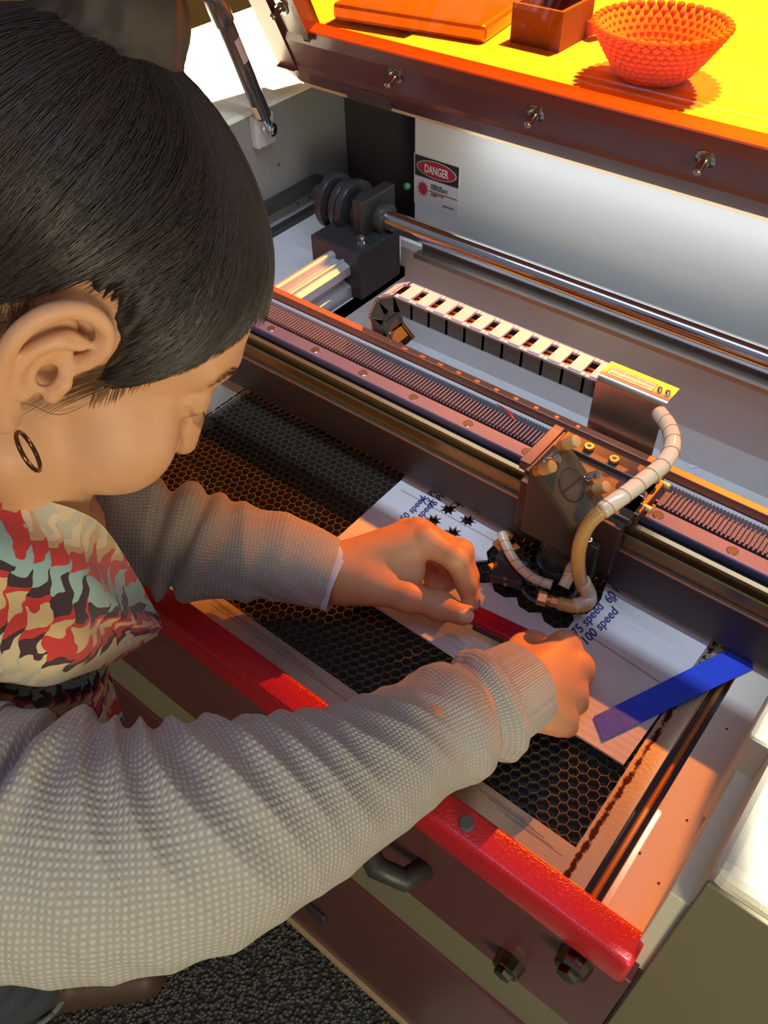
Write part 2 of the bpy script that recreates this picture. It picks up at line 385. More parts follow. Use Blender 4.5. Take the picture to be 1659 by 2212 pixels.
note('60 Power', ((1318, 1305), (1360, 1252)), .0112)
note('"', ((1340, 1312), (1352, 1298)), .012)
note('"', ((1358, 1284), (1370, 1270)), .012)
# crease and fold line of the sheet
b = B(); A1, A2 = onZ((1275, 1420), CT), onZ((1420, 1290), CT); mid = (A1 + A2) / 2 + np.array([.002, 0, 0])
b.sweep([(p_[0], p_[1], CT + .0001) for p_ in smooth_pts([A1, mid, A2], 6)], .0004, n=6); b.build('crease', card_mat(), CB)
B().prism([(-.348, .4360), (-.225, .4360), (-.225, .4373), (-.348, .4373)], CT + .0002, CT + .0005, 'Z').build('fold_line', mat('grey_fold', C3(160, 156, 154), .8), CB)
B().prism([(-.125, .3978), (-.062, .3928), (-.062, .3943), (-.125, .3993)], CT + .0002, CT + .0005, 'Z').build('fold_line', mat('grey_fold_worn', C3(160, 150, 148), .8), CB)

# blue masking tape
def tape_mat():
    m = mat('blue_masking_tape', C3(38, 72, 214), .55, bump=.3, bscale=120, var=.12, vscale=60); return m
TZ = .9062
A = [onZ(p_, TZ) for p_ in ((1282, 1548), (1585, 1397), (1625, 1400), (1626, 1446), (1302, 1600))]
b = B(); b.prism([(a[0], a[1]) for a in A], TZ - .0004, TZ + .0001, 'Z'); 
tag(b.build('masking_tape', tape_mat()), 'strip of blue masking tape running off the cardboard corner', 'tape')
# plastic scrap beyond the cardboard's right edge
b = B(); 
for k in range(70):
    x = -.046 + .014 * random.random(); y = .425 + .04 * random.random(); r = .0008 + .0012 * random.random()
    b.sph((x, y, .9035), r, (1.3, 1, .5), n=6)
tag(b.build('molten_residue', mat('glassy_residue', C3(140, 140, 145), .12, .3), HT), 'beads of glassy molten residue', kind='stuff')

# red bar held by both hands
RB0, RB1 = onZ((1003, 1318), .932), onZ((1165, 1395), .930)
d = RB1 - RB0; L = np.linalg.norm(d); ux = d / L; uy = np.cross([0, 0, 1], ux); uz = np.cross(ux, uy)
BAR = empty('red_bar', V((RB0 + RB1) / 2), 'short red metal bar pinched between the two hands', 'bar')
b = B(); b.obox((RB0 + RB1) / 2, ux * L / 2, uy * .0075, uz * .0035, bev=.0008); b.build('bar_body', mat('red_anodised', C3(205, 24, 44), .3, .5, bump=.5, bscale=900), BAR)
b = B(); b.obox((RB0 + RB1) / 2 - uz * .008 + ux * .004, ux * L * .40, uy * .0055, uz * .0045, bev=.001); b.build('black_grip', black, BAR)

# unseen housing added above the machine to cut the cool light off in front
# unseen plate added to keep the warm spot's light off the arms
BD = empty('ceiling_spot', (-.30, 2.35, 2.36), 'warm ceiling spotlight behind the machine with an added plate that cuts its light', 'spotlight')
b = B()
_s = np.array([-.30, 2.35, 2.30]); _e = np.array([-.30, .165, .935]); _d = (_e - _s) / np.linalg.norm(_e - _s); _p = _s + _d * .62; _n = np.array([0, .54, -.84]) * -1
b.obox(_p + np.array([0, -.06, .095]), (.75, 0, 0), (0, -.06, .095), (0, .0015, .001)); b.build('light_cut_plate', blackm, BD)
B().cyl((-.30, 2.39, 2.33), (-.30, 2.50, 2.42), .05, n=24).build('spot_housing', blackm, BD)
HL = empty('cool_light_baffle', (-.30, .45, 1.87), 'added unseen housing above the machine that cuts off the cool light', 'lamp')
b = B(); b.box(-.90, .30, .4325, .4345, 1.50, 1.875); b.box(-.90, .30, .4325, .475, 1.871, 1.875); b.box(-.90, .30, .473, .475, 1.80, 1.875); b.build('baffle_skirt', blackm, HL)
# ------------------------------------------------------------------ gantry
GX0, GX1 = -.80, .005
G = B()
G.box(GX0, GX1, .4575, .5315, .955, .963)
G = G.build('gantry_beam', gunmetal, LC)
B().prism([(.526, .955), (.526, .9845), (.534, .9845), (.534, .955)], GX0, GX1, 'X', bev=.0008).build('rear_flange', mat('orange_reflecting_aluminium', C3(160, 100, 74), .42, .45, bump=.06, bscale=200), G)  # orange reflection painted into the aluminium's colour
# ground rail with counterbored holes
b = B(); z1 = .985
b.prism([(.4665, .963), (.4665, .972), (.4685, .975), (.4665, .978), (.4665, z1 - .001), (.4675, z1), (.4815, z1), (.4825, z1 - .001), (.4825, .978), (.4805, .975), (.4825, .972), (.4825, .963)], GX0, GX1, 'X')
RL = b.build('linear_rail', railsteel, G)
for k in range(-5, 8):
    x = -.482 + .06 * k
    if x > GX1 - .01 or (-.232 < x < -.13): continue
    b = B(); b.cyl((x, .4745, z1 - .003), (x, .4745, z1 + .0003), .0039, n=20, mi=1); b.cyl((x, .4745, z1), (x, .4745, z1 + .0004), .0046, .0041, n=20, cap=False)
    b.build('rail_hole', [steel, deepblack], RL)
# front lips and skirt
b = B(); b.prism([(.4625, .963), (.4625, .979), (.4600, .981), (.4570, .9795), (.4570, .960), (.4535, .960), (.4535, .9725), (.4510, .9725), (.4510, .915), (.4545, .915), (.4545, .955), (.4625, .955)], GX0, GX1, 'X')
b.build('front_lip', mat('bronze_lip', C3(168, 146, 104), .25, .85), G)
B().box(GX0, GX1, .4478, .4515, .914, .9585, bev=.0004).build('front_skirt', mat('dark_bronze_skirt', C3(64, 56, 54), .45, .2), G)
B().box(GX0, GX1, .4470, .4480, .9575, .9588).build('skirt_edge', copper, G)
# ribbed rack
b = B(); b.box(GX0, -.228, .4888, .5070, .963, .9805)
b.box(-.130, GX1, .4888, .5070, .963, .9805)
x = GX0 + .002
while x < GX1 - .002:
    if not (-.232 < x < -.128): b.prism([(x - .0011, .9800), (x - .0006, .9835), (x + .0006, .9835), (x + .0011, .9800)], .4888, .5070, 'Y')
    x += .0036
b.build('toothed_rack', rubber, G)
b = B(); b.box(GX0, GX1, .5075, .5235, .963, .9655); b.build('belt_channel', mat('violet_grey_steel', C3(128, 116, 134), .35, .7, var=.1, vscale=50), G)
b = B(); b.box(GX0, GX1, .5215, .5250, .9655, .9755)
x = GX0 + .002
while x < GX1 - .002:
    b.box(x, x + .0016, .5196, .5216, .966, .9762); x += .0030
b.build('toothed_belt', mat('belt_white_backing', C3(196, 194, 190), .45), G)
# red sticker wedge in the channel
b = B(); p0, p1, p2, p3 = onZ((1072, 872), .984), onZ((1105, 890), .984), onZ((1111, 908), .984), onZ((1090, 885), .984)
b.prism([(p0[0], p0[1]), (p1[0], p1[1]), (p2[0], p2[1]), (p3[0], p3[1])], .9838, .9846, 'Z'); b.build('red_flag', mat('red_tape', C3(215, 60, 40), .5), G)

# ------------------------------------------------------------------ carriage and laser head
CR = B(); CR.box(-.228, -.134, .4465, .5065, .9865, .9945, bev=.0015); CR.box(-.222, -.140, .4860, .5040, .9945, .999, bev=.001)
CR.box(-.226, -.136, .438, .4478, .935, .990, bev=.001)
CR = CR.build('carriage', mat('carriage_aluminium', C3(82, 68, 62), .4, .5), LC)
def screw(p, axis, r=.0028, h=.003, m=steel, parent=CR, name='screw'):
    a = V(p); d = Vector(axis).normalized()
    b = B(); b.cyl(a, a + d * h, r, n=18, bev=.0004, mi=0); b.cyl(a + d * (h - .0002), a + d * (h + .0001), r * .5, n=6, mi=1)
    return b.build(name, [m, blackm], parent)
for px in ((1272, 968), (1326, 995)): screw(onZ(px, 1.0), (0, 0, 1), .0042, .0028, copper)
for px, m_ in (((1415, 1040), steel), ((1388, 1072), steel)): screw(onZ(px, .998), (0, 0, 1), .0035, .003, m_)
b = B(); b.box(-.146, -.131, .456, .502, .984, .9945, bev=.001); b.build('end_clamp', mat('bronze_clamp', C3(120, 92, 74), .35, .7), CR)
for px in ((1437, 1048), (1398, 1098)):
    a = onZ(px, .992); b = B(); b.cyl(a - np.array([.006, 0, 0]), a + np.array([.004, 0, 0]), .0027, n=16, bev=.0004); b.build('adjusting_screw', brass, CR, smooth=40)
b = B(); b.box(-.236, -.226, .452, .508, .9866, .9965, bev=.0008); b.build('left_end_plate', mat('violet_plate', C3(96, 84, 92), .45, .3), CR)
# mirror mount: a plate tilted 45 degrees on a block
MC = np.array([-.1795, .4270, 1.0200]); a45 = np.array([.7071, 0, -.7071]); nn = np.array([.7071, 0, .7071]); yy = np.array([0, 1., 0])
HD = B(); HD.prism([(-.205, 1.036), (-.205, .968), (-.156, .968), (-.156, .990)], .409, .445, 'Y', bev=.0012)
HD = HD.build('mirror_block', black, LC)
tilt = math.radians(12); uu = a45 * math.cos(tilt) + yy * math.sin(tilt); vv = yy * math.cos(tilt) - a45 * math.sin(tilt)
uu = a45; vv = yy
b = B(); b.obox(MC, uu * .0290, vv * .0215, nn * .0030, bev=.0012); b.build('mirror_plate', mat('olive_black_anodised', C3(72, 70, 58), .42, .2, var=.15, vscale=80), HD)
b = B(); b.cyl(MC + nn * .0028, MC + nn * .0036, .0125, n=40); b.obox(MC + nn * .0036, (uu * .1 + vv) * .0118 / 1.005, uu * .0009, nn * .0003, mi=1)
b.build('mirror_retainer', [mat('retainer_black', C3(66, 64, 54), .35, .2), mat('slot_dark', C3(18, 18, 16), .7)], HD)
b = B(); 
for k in range(48):
    a0, a1 = 2 * PI * k / 48, 2 * PI * (k + 1) / 48
    q = [MC + nn * .0037 + (uu * math.cos(t) + vv * math.sin(t)) * r for t, r in ((a0, .0122), (a1, .0122), (a1, .0128), (a0, .0128))]
    b.quad(q)
b.build('retainer_groove', mat('groove_dark', C3(18, 18, 16), .7), HD)
# three knurled brass knobs and two spring screws; base point lies on the plate, knob points along the plate normal and up
def knurl(px, h=.0175, tip=None):
    # find the point on the plate plane under the given picture point of the knob's end
    r = ray(px); t = ((MC + nn * (.003 + h) - CAM) @ nn) / (r @ nn); top = CAM + r * t; base = top - nn * h
    b = B(); b.cyl(base, base + nn * h * .35, .0040, n=24, mi=1); b.cyl(base + nn * h * .35, top, .0044, n=36, bev=.0004)
    d1 = nn
    for k in range(36):
        a = 2 * PI * k / 36; rr = (uu * math.cos(a) + vv * math.sin(a)) * .0044
        b.cyl(base + nn * h * .4 + rr, top - nn * .0006 + rr, .00022, n=5)
    b.build('brass_knob', [brass, copper], HD, smooth=40)
for px in ((1246, 952), (1194, 1007), (1311, 1051)): knurl(px)
def springscrew(px, h=.013):
    r = ray(px); t = ((MC + nn * (.003 + h) - CAM) @ nn) / (r @ nn); top = CAM + r * t; base = top - nn * h
    b = B(); b.cyl(base, top, .0016, n=12); b.cyl(top - nn * .0035, top, .0032, n=20, bev=.0004); b.cyl(top - nn * .0003, top + nn * .0001, .0017, n=6, mi=1)
    pts = [base + nn * (h - .0035) * k / 72 + (uu * math.cos(k * 2 * PI / 14) + vv * math.sin(k * 2 * PI / 14)) * .0029 for k in range(73)]
    b.sweep(pts, .00045, n=6)
    b.build('spring_screw', [steel, blackm], HD, smooth=40)
springscrew((1206, 990)); springscrew((1294, 1024))
# lens tube and nozzle
TX, TY = -.1775, .4290
b = B(); b.cyl((TX, TY, .934), (TX, TY, .969), .0150, n=48, bev=.0006); b.cyl((TX, TY, .950), (TX, TY, .9535), .0158, n=48, bev=.0005); b.cyl((TX, TY, .922), (TX, TY, .934), .0170, n=48, bev=.001); b.build('lens_tube', mat('gloss_black_tube', C3(60, 60, 60), .25, .4), HD, smooth=40)
b = B(); b.cyl((TX, TY, .907), (TX, TY, .922), .0045, .0125, n=36); b.build('nozzle', black, HD, smooth=40)
b = B(); b.box(TX - .004, TX + .030, .432, .4465, .925, .965, bev=.001); b.build('tube_clamp', black, HD)
for px in ((1296, 1130), (1271, 1163)): screw(onZ(px, .968), (.5, -.6, .6), .0026, .004, steel, HD)
def pz(L): return [onZ(p[:2], p[2]) for p in L]
# wide air ring of black hose
b = B(); pts = [np.array([TX + .001 + .0235 * math.cos(a), TY - .012 + .0235 * math.sin(a), .916]) for a in np.linspace(-2.6, 1.5, 40)]
b.sweep(pts, .0016, n=10); b.build('black_cable', blackm, HD, smooth=180)
# side bracket with the red dot pointer
b = B(); c = onZ((1100, 1235), .920); b.obox(c, (.013, .004, 0), (-.004, .012, 0), (0, 0, .0045), bev=.001); b.build('pointer_bracket', mat('bracket_black', C3(58, 52, 50), .45), HD)
for px in ((1091, 1250), (1092, 1263)): screw(onZ(px, .9255), (0, 0, 1), .0017, .001, copper, HD)
b = B(); c = onZ((1080, 1178), .922); b.obox(c, (.0055, -.0015, 0), (.001, .003, 0), (0, 0, .002)); c = onZ((1112, 1184), .922); b.obox(c, (.003, -.001, 0), (.001, .003, 0), (0, 0, .002)); c = onZ((1064, 1224), .921); b.obox(c, (.003, -.001, 0), (.001, .0018, 0), (0, 0, .001)); b.build('copper_bracket', mat('orange_copper', C3(226, 130, 60), .35, .6), HD)
b = B(); a = onZ((1094, 1152), .934); b.cyl(a, a + np.array([.004, .002, -.004]), .0030, n=16, bev=.0004); b.build('hose_nipple', copper, HD, smooth=40)
# brass elbow
a = onZ((1160, 1290), .928); c = onZ((1187, 1297), .927); e = onZ((1206, 1302), .926)
b = B(); b.cyl(a, a + (c - a) * .75, .0062, n=6, bev=.0006); b.cyl(a + (c - a) * .75, c, .0042, n=20); b.cyl(c, e, .0046, n=6, bev=.0004); b.build('brass_fitting', copper, HD)
# hoses
def spiral(name, pts, r, m, parent, step=.011, wrap=True, k=8, seam=None):
    P = smooth_pts(pts, k); b = B(); b.sweep(P, r, n=18)
    if wrap:
        acc = 0
        for i in range(1, len(P) - 1):
            acc += np.linalg.norm(P[i] - P[i - 1])
            if acc > step:
                acc = 0; t = V(P[i + 1] - P[i - 1]).normalized(); u = t.orthogonal().normalized(); w = t.cross(u)
                ring = [V(P[i]) + t * (.35 * r * math.cos(a)) + (u * math.cos(a) + w * math.sin(a)) * (r * 1.03) for a in np.linspace(0, 5.6, 26)]
                b.sweep(ring, .00030, n=5, mi=1)
    return b.build(name, [m, mat('spiral_seam', C3(170, 130, 80), .4)], parent, smooth=180)
spiral('air_hose', pz([(1424, 893, 1.030), (1446, 925, 1.035), (1452, 965, 1.038), (1432, 1003, 1.036), (1392, 1036, 1.033), (1345, 1072, 1.030), (1300, 1104, 1.024)]), .0064, hosem, HD, step=.0125)
spiral('air_hose_lower', pz([(1302, 1102, 1.024), (1270, 1135, 1.012), (1252, 1180, .995), (1249, 1225, .972), (1257, 1262, .945), (1272, 1288, .932), (1266, 1306, .928), (1236, 1309, .927), (1206, 1303, .926)]), .0054, hosey, HD, wrap=False)
b = B(); P = smooth_pts(pz([(1258, 1255, .949), (1271, 1282, .934), (1269, 1300, .929), (1240, 1309, .927)]), 6); b.sweep(P, .0062, n=16); b.build('hose_sleeve', hosem, HD, smooth=180)
spiral('pointer_hose', pz([(1084, 1152, .936), (1094, 1178, .934), (1108, 1206, .932), (1130, 1232, .930), (1158, 1252, .929), (1192, 1264, .929)]), .0042, hosem, HD, step=.0085)
spiral('side_hose', pz([(1217, 1268, .930), (1228, 1245, .936), (1238, 1215, .945), (1256, 1185, .956), (1270, 1160, .962)]), .0048, hosem, HD, step=.007)

# ------------------------------------------------------------------ folded cover plate behind the gantry, with the cable chain
CV = B(); x0, x1 = -.2205, -.1590
CV.prism([(.5395, .930), (.5395, 1.0285), (.5402, 1.0315), (.5420, 1.0340), (.5445, 1.0352), (.5640, 1.0352), (.5640, 1.0340), (.5450, 1.0340), (.5428, 1.0330), (.5414, 1.0310), (.5407, 1.0285), (.5407, .930)], x0, x1, 'X')
CV = CV.build('cover_plate', mat('satin_steel_sheet', C3(205, 190, 172), .30, .95, bump=.08, bscale=500), LC, smooth=35)
b = B(); b.box(x0 + .004, x0 + .0455, .5465, .5585, 1.0352, 1.0354); CL = b.build('warning_label', mat('pale_label', C3(236, 206, 160), .5), CV)
b = B()
for (xa, xb, ya, y2) in ((x0 + .004, x0 + .0455, .5465, .5470), (x0 + .004, x0 + .0455, .5580, .5585), (x0 + .004, x0 + .0045, .5465, .5585), (x0 + .045, x0 + .0455, .5465, .5585)): b.box(xa, xb, ya, y2, 1.0354, 1.0355)
b.build('label_border', mat('label_brown', C3(120, 52, 40), .5), CL)
lm = mat('label_text', C3(130, 84, 66), .5)
text_mesh('label_text', 'AVOID EXPOSURE-Laser', .0042, Matrix.Translation((x0 + .0058, .5537, 1.03545)), lm, CL, extrude=.00004, sx=.86)
text_mesh('label_text', 'radiation is emitted from this aperture', .0036, Matrix.Translation((x0 + .0058, .5487, 1.03545)), lm, CL, extrude=.00004, sx=.63)
for dx in (.0495, .0565): screw((x0 + dx, .5525, 1.0352), (0, 0, 1), .0021, .0028, steel, CV)
# cable chain
pinkw = mat('chain_link_grey', C3(206, 184, 190), .4); orng = mat('orange_wire', C3(232, 112, 40), .5)
path = []
for k in range(11): path.append((-.2240 - .0205 * k, 1.017, 0.0))
cx, cz, R = path[-1][0] - .004, 1.017 - .030, .030
for a in (28, 66, 104, 142): path.append((cx - R * math.sin(math.radians(a)), cz + R * math.cos(math.radians(a)), math.radians(a)))
CHN = None
def yline(x): return .5590
for i, (x, z, a) in enumerate(path):
    T = np.array([-math.cos(a), 0, -math.sin(a)]); N = np.array([-math.sin(a), 0, math.cos(a)]); c = np.array([x, yline(x), z])
    b = B()
    for s_ in (-1, 1):
        b.obox(c + yy * s_ * .0125 - N * .001, T * .0106, yy * .0016, N * .0085, bev=.001, mi=1)
        b.obox(c + yy * s_ * .0118 + N * .0077, T * .0100, yy * .0026, N * .0009, bev=.0005, mi=0)
    b.obox(c + N * .0084, T * .0056, yy * .0128, N * .0011, bev=.0006, mi=0)
    b.obox(c - N * .0085, T * .0060, yy * .0120, N * .0009, mi=1)
    if CHN is None:
        CHN = b.build('cable_chain', [pinkw, blackm], LC)
    else:
        b.build('chain_link', [pinkw, blackm], CHN)
for dy in (-.006, -.001, .005):
    pts = [np.array([x + .0, .559 + dy, z + .002]) for x, z, a in path[:-3]]; b = B(); b.sweep(smooth_pts(pts, 3), .0014, n=8); b.build('chain_wire', orng, CHN, smooth=180)
b = B(); b.box(cx - .012, cx + .010, .548, .570, .928, .934); b.build('chain_anchor', mat('anchor_grey', C3(150, 152, 170), .4), CHN)

# ------------------------------------------------------------------ left rail, pulley block, drive shaft
b = B(); b.prism([(-.650, .900), (-.650, .941), (-.646, .944), (-.612, .944), (-.606, .941), (-.606, .930), (-.616, .926), (-.616, .918), (-.606, .914), (-.606, .900)], .30, .690, 'Y')
b.build('side_extrusion', alu, LC)
b = B(); b.cyl((-.634, .30, .9465), (-.634, .690, .9465), .0060, n=20); b.cyl((-.617, .30, .9445), (-.617, .690, .9445), .0028, n=14); b.build('side_rail', alu, LC, smooth=60)
BK = B(); BK.box(-.668, -.590, .668, .745, .900, .962, bev=.002); BK.box(-.628, -.612, .70, .765, .955, 1.005, bev=.003); BK = BK.build('bearing_block', deepblack, LC)
screw((-.606, .690, .962), (0, 0, 1), .0048, .009, steel, BK); b = B(); b.cyl((-.606, .690, .962), (-.606, .690, .9636), .0075, n=24); b.build('washer', steel, BK, smooth=40)
b = B(); SZ, SY = .974, .735
for xa, r in ((-.690, .034), (-.672, .030), (-.658, .034), (-.640, .026)): b.cyl((xa, SY, SZ), (xa + .010, SY, SZ), r, n=48, bev=.0012)
b.cyl((-.715, SY, SZ), (-.60, SY, SZ), .012, n=24)
b.build('drive_pulley', mat('pulley_black', C3(44, 44, 46), .35), LC, smooth=40)
b = B(); b.cyl((-.604, SY, SZ), (.012, SY, SZ), .0120, n=32); b.build('drive_shaft', steel, LC, smooth=60)
b = B(); b.cyl((-.612, SY, SZ), (-.600, SY, SZ), .018, n=32, bev=.001); b.build('shaft_collar', black, LC, smooth=40)
b = B(); b.box(-.56, .012, .733, .745, .938, .944); b.box(-.56, .012, .750, .756, .938, .952); b.build('shaft_support_rail', mat('support_rail_steel', C3(150, 148, 145), .3, .8), LC)
b = B(); b.sph((-.622, .80, .985), .0045, n=14); b.build('indicator_lamp', mat('green_lens', C3(40, 130, 80), .3), LC)
# loose plastic chips on the tray floor
chip = mat('translucent_chip', C3(215, 218, 220), .4)
for i, (px, sx, sy) in enumerate((((1510, 968), .012, .004), ((1497, 1008), .006, .005))):
    c = onZ(px, .7905); b = B(); b.prism([(c[0] - sx, c[1] - sy * .3), (c[0] - sx * .2, c[1] + sy * .2), (c[0] + sx, c[1] + sy), (c[0] + sx * .6, c[1] + sy * .2), (c[0], c[1] - sy)], .790, .7915, 'Z')
    tag(b.build('plastic_chip', chip), ('longer jagged clear plastic chip lying on the grey tray floor', 'small rounded clear plastic chip lying nearest the spiral hose on the tray')[i], 'plastic chip', 'plastic chips on the tray floor')
# small dust specks and stains on the strip
_sp = mat('brown_speck', C3(90, 48, 34), .7)
for px in ((1570, 1575), (1382, 1843), (1423, 1908), (1484, 1772), (1395, 2010), (1640, 1432)):
    c = onZ(px, .905); b = B(); b.cyl((c[0], c[1], .905), (c[0], c[1], .9053), .0009, n=12); b.build('burn_speck', _sp, LC)
# rivets in the left wall
for (y, z) in ((.771, .971), (.80, .905), (.825, .905)): b = B(); b.cyl((XL + .001, y, z), (XL + .003, y, z), .0022, n=12); b.build('wall_rivet', blackm, LC)

# ------------------------------------------------------------------ danger sticker on the back panel
SY_ = YB - .0004
def bp(px): a = onY(px, SY_); return a[0], a[2]
sx0, sz1 = bp((897, 332)); sx1 = bp((992, 360))[0]; sz0 = bp((992, 469))[1]; sw = sx1 - sx0; sh = sz1 - sz0
ST = B(); ST.box(sx0 - .0015, sx1 + .001, SY_ - .0002, SY_ + .0004, sz0 - .001, sz1 + .001); ST = ST.build('danger_label', mat('label_white', C3(205, 203, 212), .5), LC)
b = B(); b.box(sx0, sx1, SY_ - .0004, SY_, sz1 - sh * .42, sz1); b.build('label_black_field', mat('print_black', C3(40, 40, 42), .5), ST)
def ell(cx, cz, rx, rz, y, n=48): return [(cx + rx * math.cos(2 * PI * k / n), cz + rz * math.sin(2 * PI * k / n)) for k in range(n)]
ecx, ecz = sx0 + sw * .5, sz1 - sh * .21
b = B(); b.prism(ell(ecx, ecz, sw * .455, sh * .175, 0), SY_ - .0006, SY_ - .0004, 'Y'); b.build('oval_border', white, ST)
b = B(); b.prism(ell(ecx, ecz, sw * .44, sh * .165, 0), SY_ - .0008, SY_ - .0006, 'Y'); pr = mat('print_red', C3(168, 40, 58), .5); b.build('red_oval', pr, ST)
RX = Matrix.Rotation(PI / 2, 4, 'X')
text_mesh('danger_lettering', 'DANGER', sh * .235, Matrix.Translation((ecx, SY_ - .0010, ecz - sh * .085)) @ RX, white, ST, extrude=.0001, sx=.62, align='CENTER', offset=.0002)
bx, bz = sx0 + sw * .19, sz1 - sh * .66
L_ = []
for k in range(48):
    a = 2 * PI * k / 48; r = (1.0 if k % 4 == 0 else (.72 if k % 2 == 0 else .55)); L_.append((bx + sw * .165 * r * math.cos(a), bz + sh * .20 * r * math.sin(a)))
b = B(); b.prism(L_, SY_ - .0004, SY_ - .0002, 'Y'); b.box(bx + .01, sx1 - .001, SY_ - .0004, SY_ - .0002, bz - .0009, bz + .0005); b.build('laser_burst_symbol', pr, ST)
tx = mat('print_grey', C3(70, 70, 84), .5)
for i, (t, dx, dz) in enumerate((('INVISIBLE LASER', .38, .535), ('RADIATION AVOID EYE', .38, .575), ('OR SKIN EXPOSURE TO', .38, .615), ('MAXIMUM POWER', .38, .72), ('CLASS IV', .38, .755), ('LASER PRODUCT', .66, .90))):
    text_mesh('small_print', t, sh * .048, Matrix.Translation((sx0 + sw * dx, SY_ - .0004, sz1 - sh * dz)) @ RX, tx, ST, extrude=.0001, sx=.80, offset=.0001)

# ------------------------------------------------------------------ lid: red frame, orange pane
LA = math.radians(25)
H0 = np.array([0, YB - .022, ZD + .009]); U = np.array([0, -math.sin(LA), math.cos(LA)]); NI = np.array([0, -math.cos(LA), -math.sin(LA)]); XX = np.array([1., 0, 0])
def LP(x, u, n): return H0 + XX * x + U * u + NI * n    # u up the lid, n towards the inside
LX0, LX1, LH = -.838, .000, .64
LD = B()
# bottom member profile (u, n): rim face, inner face, step down to the pane
prof = [(.000, .004), (.028, .012), (.034, .010), (.072, .010), (.088, .002), (.088, -.010), (.060, -.014), (.0, -.046)]
def member(b, prof, x0, x1, ch0=0, ch1=0):
    A = [b.bm.verts.new(V(LP(x0 + (ch0 * max(0, 1 - u / .03)), u, n))) for u, n in prof]; Bv = [b.bm.verts.new(V(LP(x1 - ch1 * max(0, 1 - u / .03), u, n))) for u, n in prof]
    k = len(prof); b.bm.faces.new(A); b.bm.faces.new(Bv[::-1])
    for i in range(k): b.bm.faces.new((A[i], Bv[i], Bv[(i + 1) % k], A[(i + 1) % k]))
member(LD, prof, LX0, LX1, .014, .0)
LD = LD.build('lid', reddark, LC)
def lbox(b, x0, x1, u0, u1, n0, n1, bev=0, mi=0): b.obox(LP((x0 + x1) / 2, (u0 + u1) / 2, (n0 + n1) / 2), XX * (x1 - x0) / 2, U * (u1 - u0) / 2, NI * (n1 - n0) / 2, bev=bev, mi=mi)
b = B(); lbox(b, LX0, LX0 + .022, .03, LH, -.045, .012, .005); lbox(b, LX0 + .015, LX0 + .072, .045, LH, -.012, .006, .002); lbox(b, LX0 + .066, LX0 + .074, .080, LH, -.012, .012, .001); b.build('lid_left_member', reddark, LD)
b = B(); lbox(b, LX1 - .022, LX1, .0, LH, -.045, .012, .005); lbox(b, LX1 - .060, LX1 - .015, .045, LH, -.012, .006, .002); b.build('lid_right_member', reddark, LD)
b = B(); lbox(b, LX0, LX1, LH - .05, LH, -.045, .010, .004); b.build('lid_top_member', reddark, LD)
b = B(); lbox(b, LX0 + .07, LX1 - .06, .0865, .0895, -.008, .006, 0); b.build('pane_seal', mat('bright_orange_edge', C3(235, 90, 40), .3, coat=.5), LD)
def pane_mat():
    m = bpy.data.materials.new('orange_acrylic'); m.use_nodes = True; n, l = m.node_tree.nodes, m.node_tree.links; n.clear()
    o = n.new('ShaderNodeOutputMaterial'); t = n.new('ShaderNodeBsdfTransparent'); g = n.new('ShaderNodeBsdfGlossy'); x = n.new('ShaderNodeMixShader')
    t.inputs[0].default_value = (.46, .130, .004, 1); g.inputs['Roughness'].default_value = .04; g.inputs[0].default_value = (1, .9, .8, 1); x.inputs[0].default_value = .05
    l.new(t.outputs[0], x.inputs[1]); l.new(g.outputs[0], x.inputs[2]); l.new(x.outputs[0], o.inputs[0]); return m
b = B(); b.quad([LP(LX0 + .06, .075, -.004), LP(LX1 - .05, .075, -.004), LP(LX1 - .05, LH - .04, -.004), LP(LX0 + .06, LH - .04, -.004)]); b.build('orange_pane', pane_mat(), LD)
# acorn screws with washers
def acorn(x, u, n0=.0100):
    c = LP(x, u, n0); b = B(); b.cyl(c, c + NI * .0012, .0105, n=28, bev=.0003); b.cyl(c + NI * .001, c + NI * .005, .0065, n=6); b.cyl(c + NI * .004, c + NI * .016, .0042, n=20); b.sph(c + NI * .016, .0042, n=14)
    b.build('acorn_nut', mat('nickel_nut', C3(190, 175, 160), .18, 1.0), LD, smooth=40)
for x in (-.640, -.452, -.264, -.076): acorn(x, .062)
for u in (.115, .33, .52): acorn(LX0 + .042, u, .006); acorn(LX1 - .036, u, .006)
b = B(); c0, c1, c2, c3 = [onY(p, H0[1] - .016) for p in ((788, 175), (885, 200), (903, 228), (815, 207))]
d_ = LP(0, .014, .0085)
xa = -.741; lbox(b, -.735, -.667, .004, .027, .0085, .0125); b.build('lid_latch_plate', mat('dark_latch', C3(84, 62, 62), .45), LD)

# gas strut
S0 = np.array([-.800, .745, 1.031]); S1 = dep((464, 0), 1)
r_ = ray((464, 0)); t_ = (-.790 - CAM[0]) / r_[0]; S1 = CAM + r_ * t_; dS = (S1 - S0) / np.linalg.norm(S1 - S0)
GS = B(); GS.cyl(S0 + dS * .020, S0 + dS * .150, .0100, n=32, bev=.0015); GS.cyl(S0 + dS * .148, S0 + dS * .182, .0122, n=32, bev=.002)
GS = GS.build('gas_strut', mat('strut_black', C3(60, 58, 56), .25, coat=.6), LC, smooth=40)
b = B(); b.cyl(S0 + dS * .18, S0 + dS * .34, .0045, n=20); b.build('piston_rod', steel, GS, smooth=60)
b = B(); b.cyl(S0 + dS * .004, S0 + dS * .021, .0058, n=20, bev=.0006); b.cyl(S0 - XX * .004, S0 + XX * .006, .0088, n=24, bev=.0008); b.cyl(S0 + XX * .006, S0 + XX * .0085, .0050, n=20, mi=0, bev=.001); b.build('strut_eye', steel, GS, smooth=40)
b = B(); b.box(XL + .001, XL + .014, .728, .762, 1.008, 1.047, bev=.003); b.build('strut_bracket', mat('zinc_bracket', C3(205, 208, 214), .4, .4), GS)
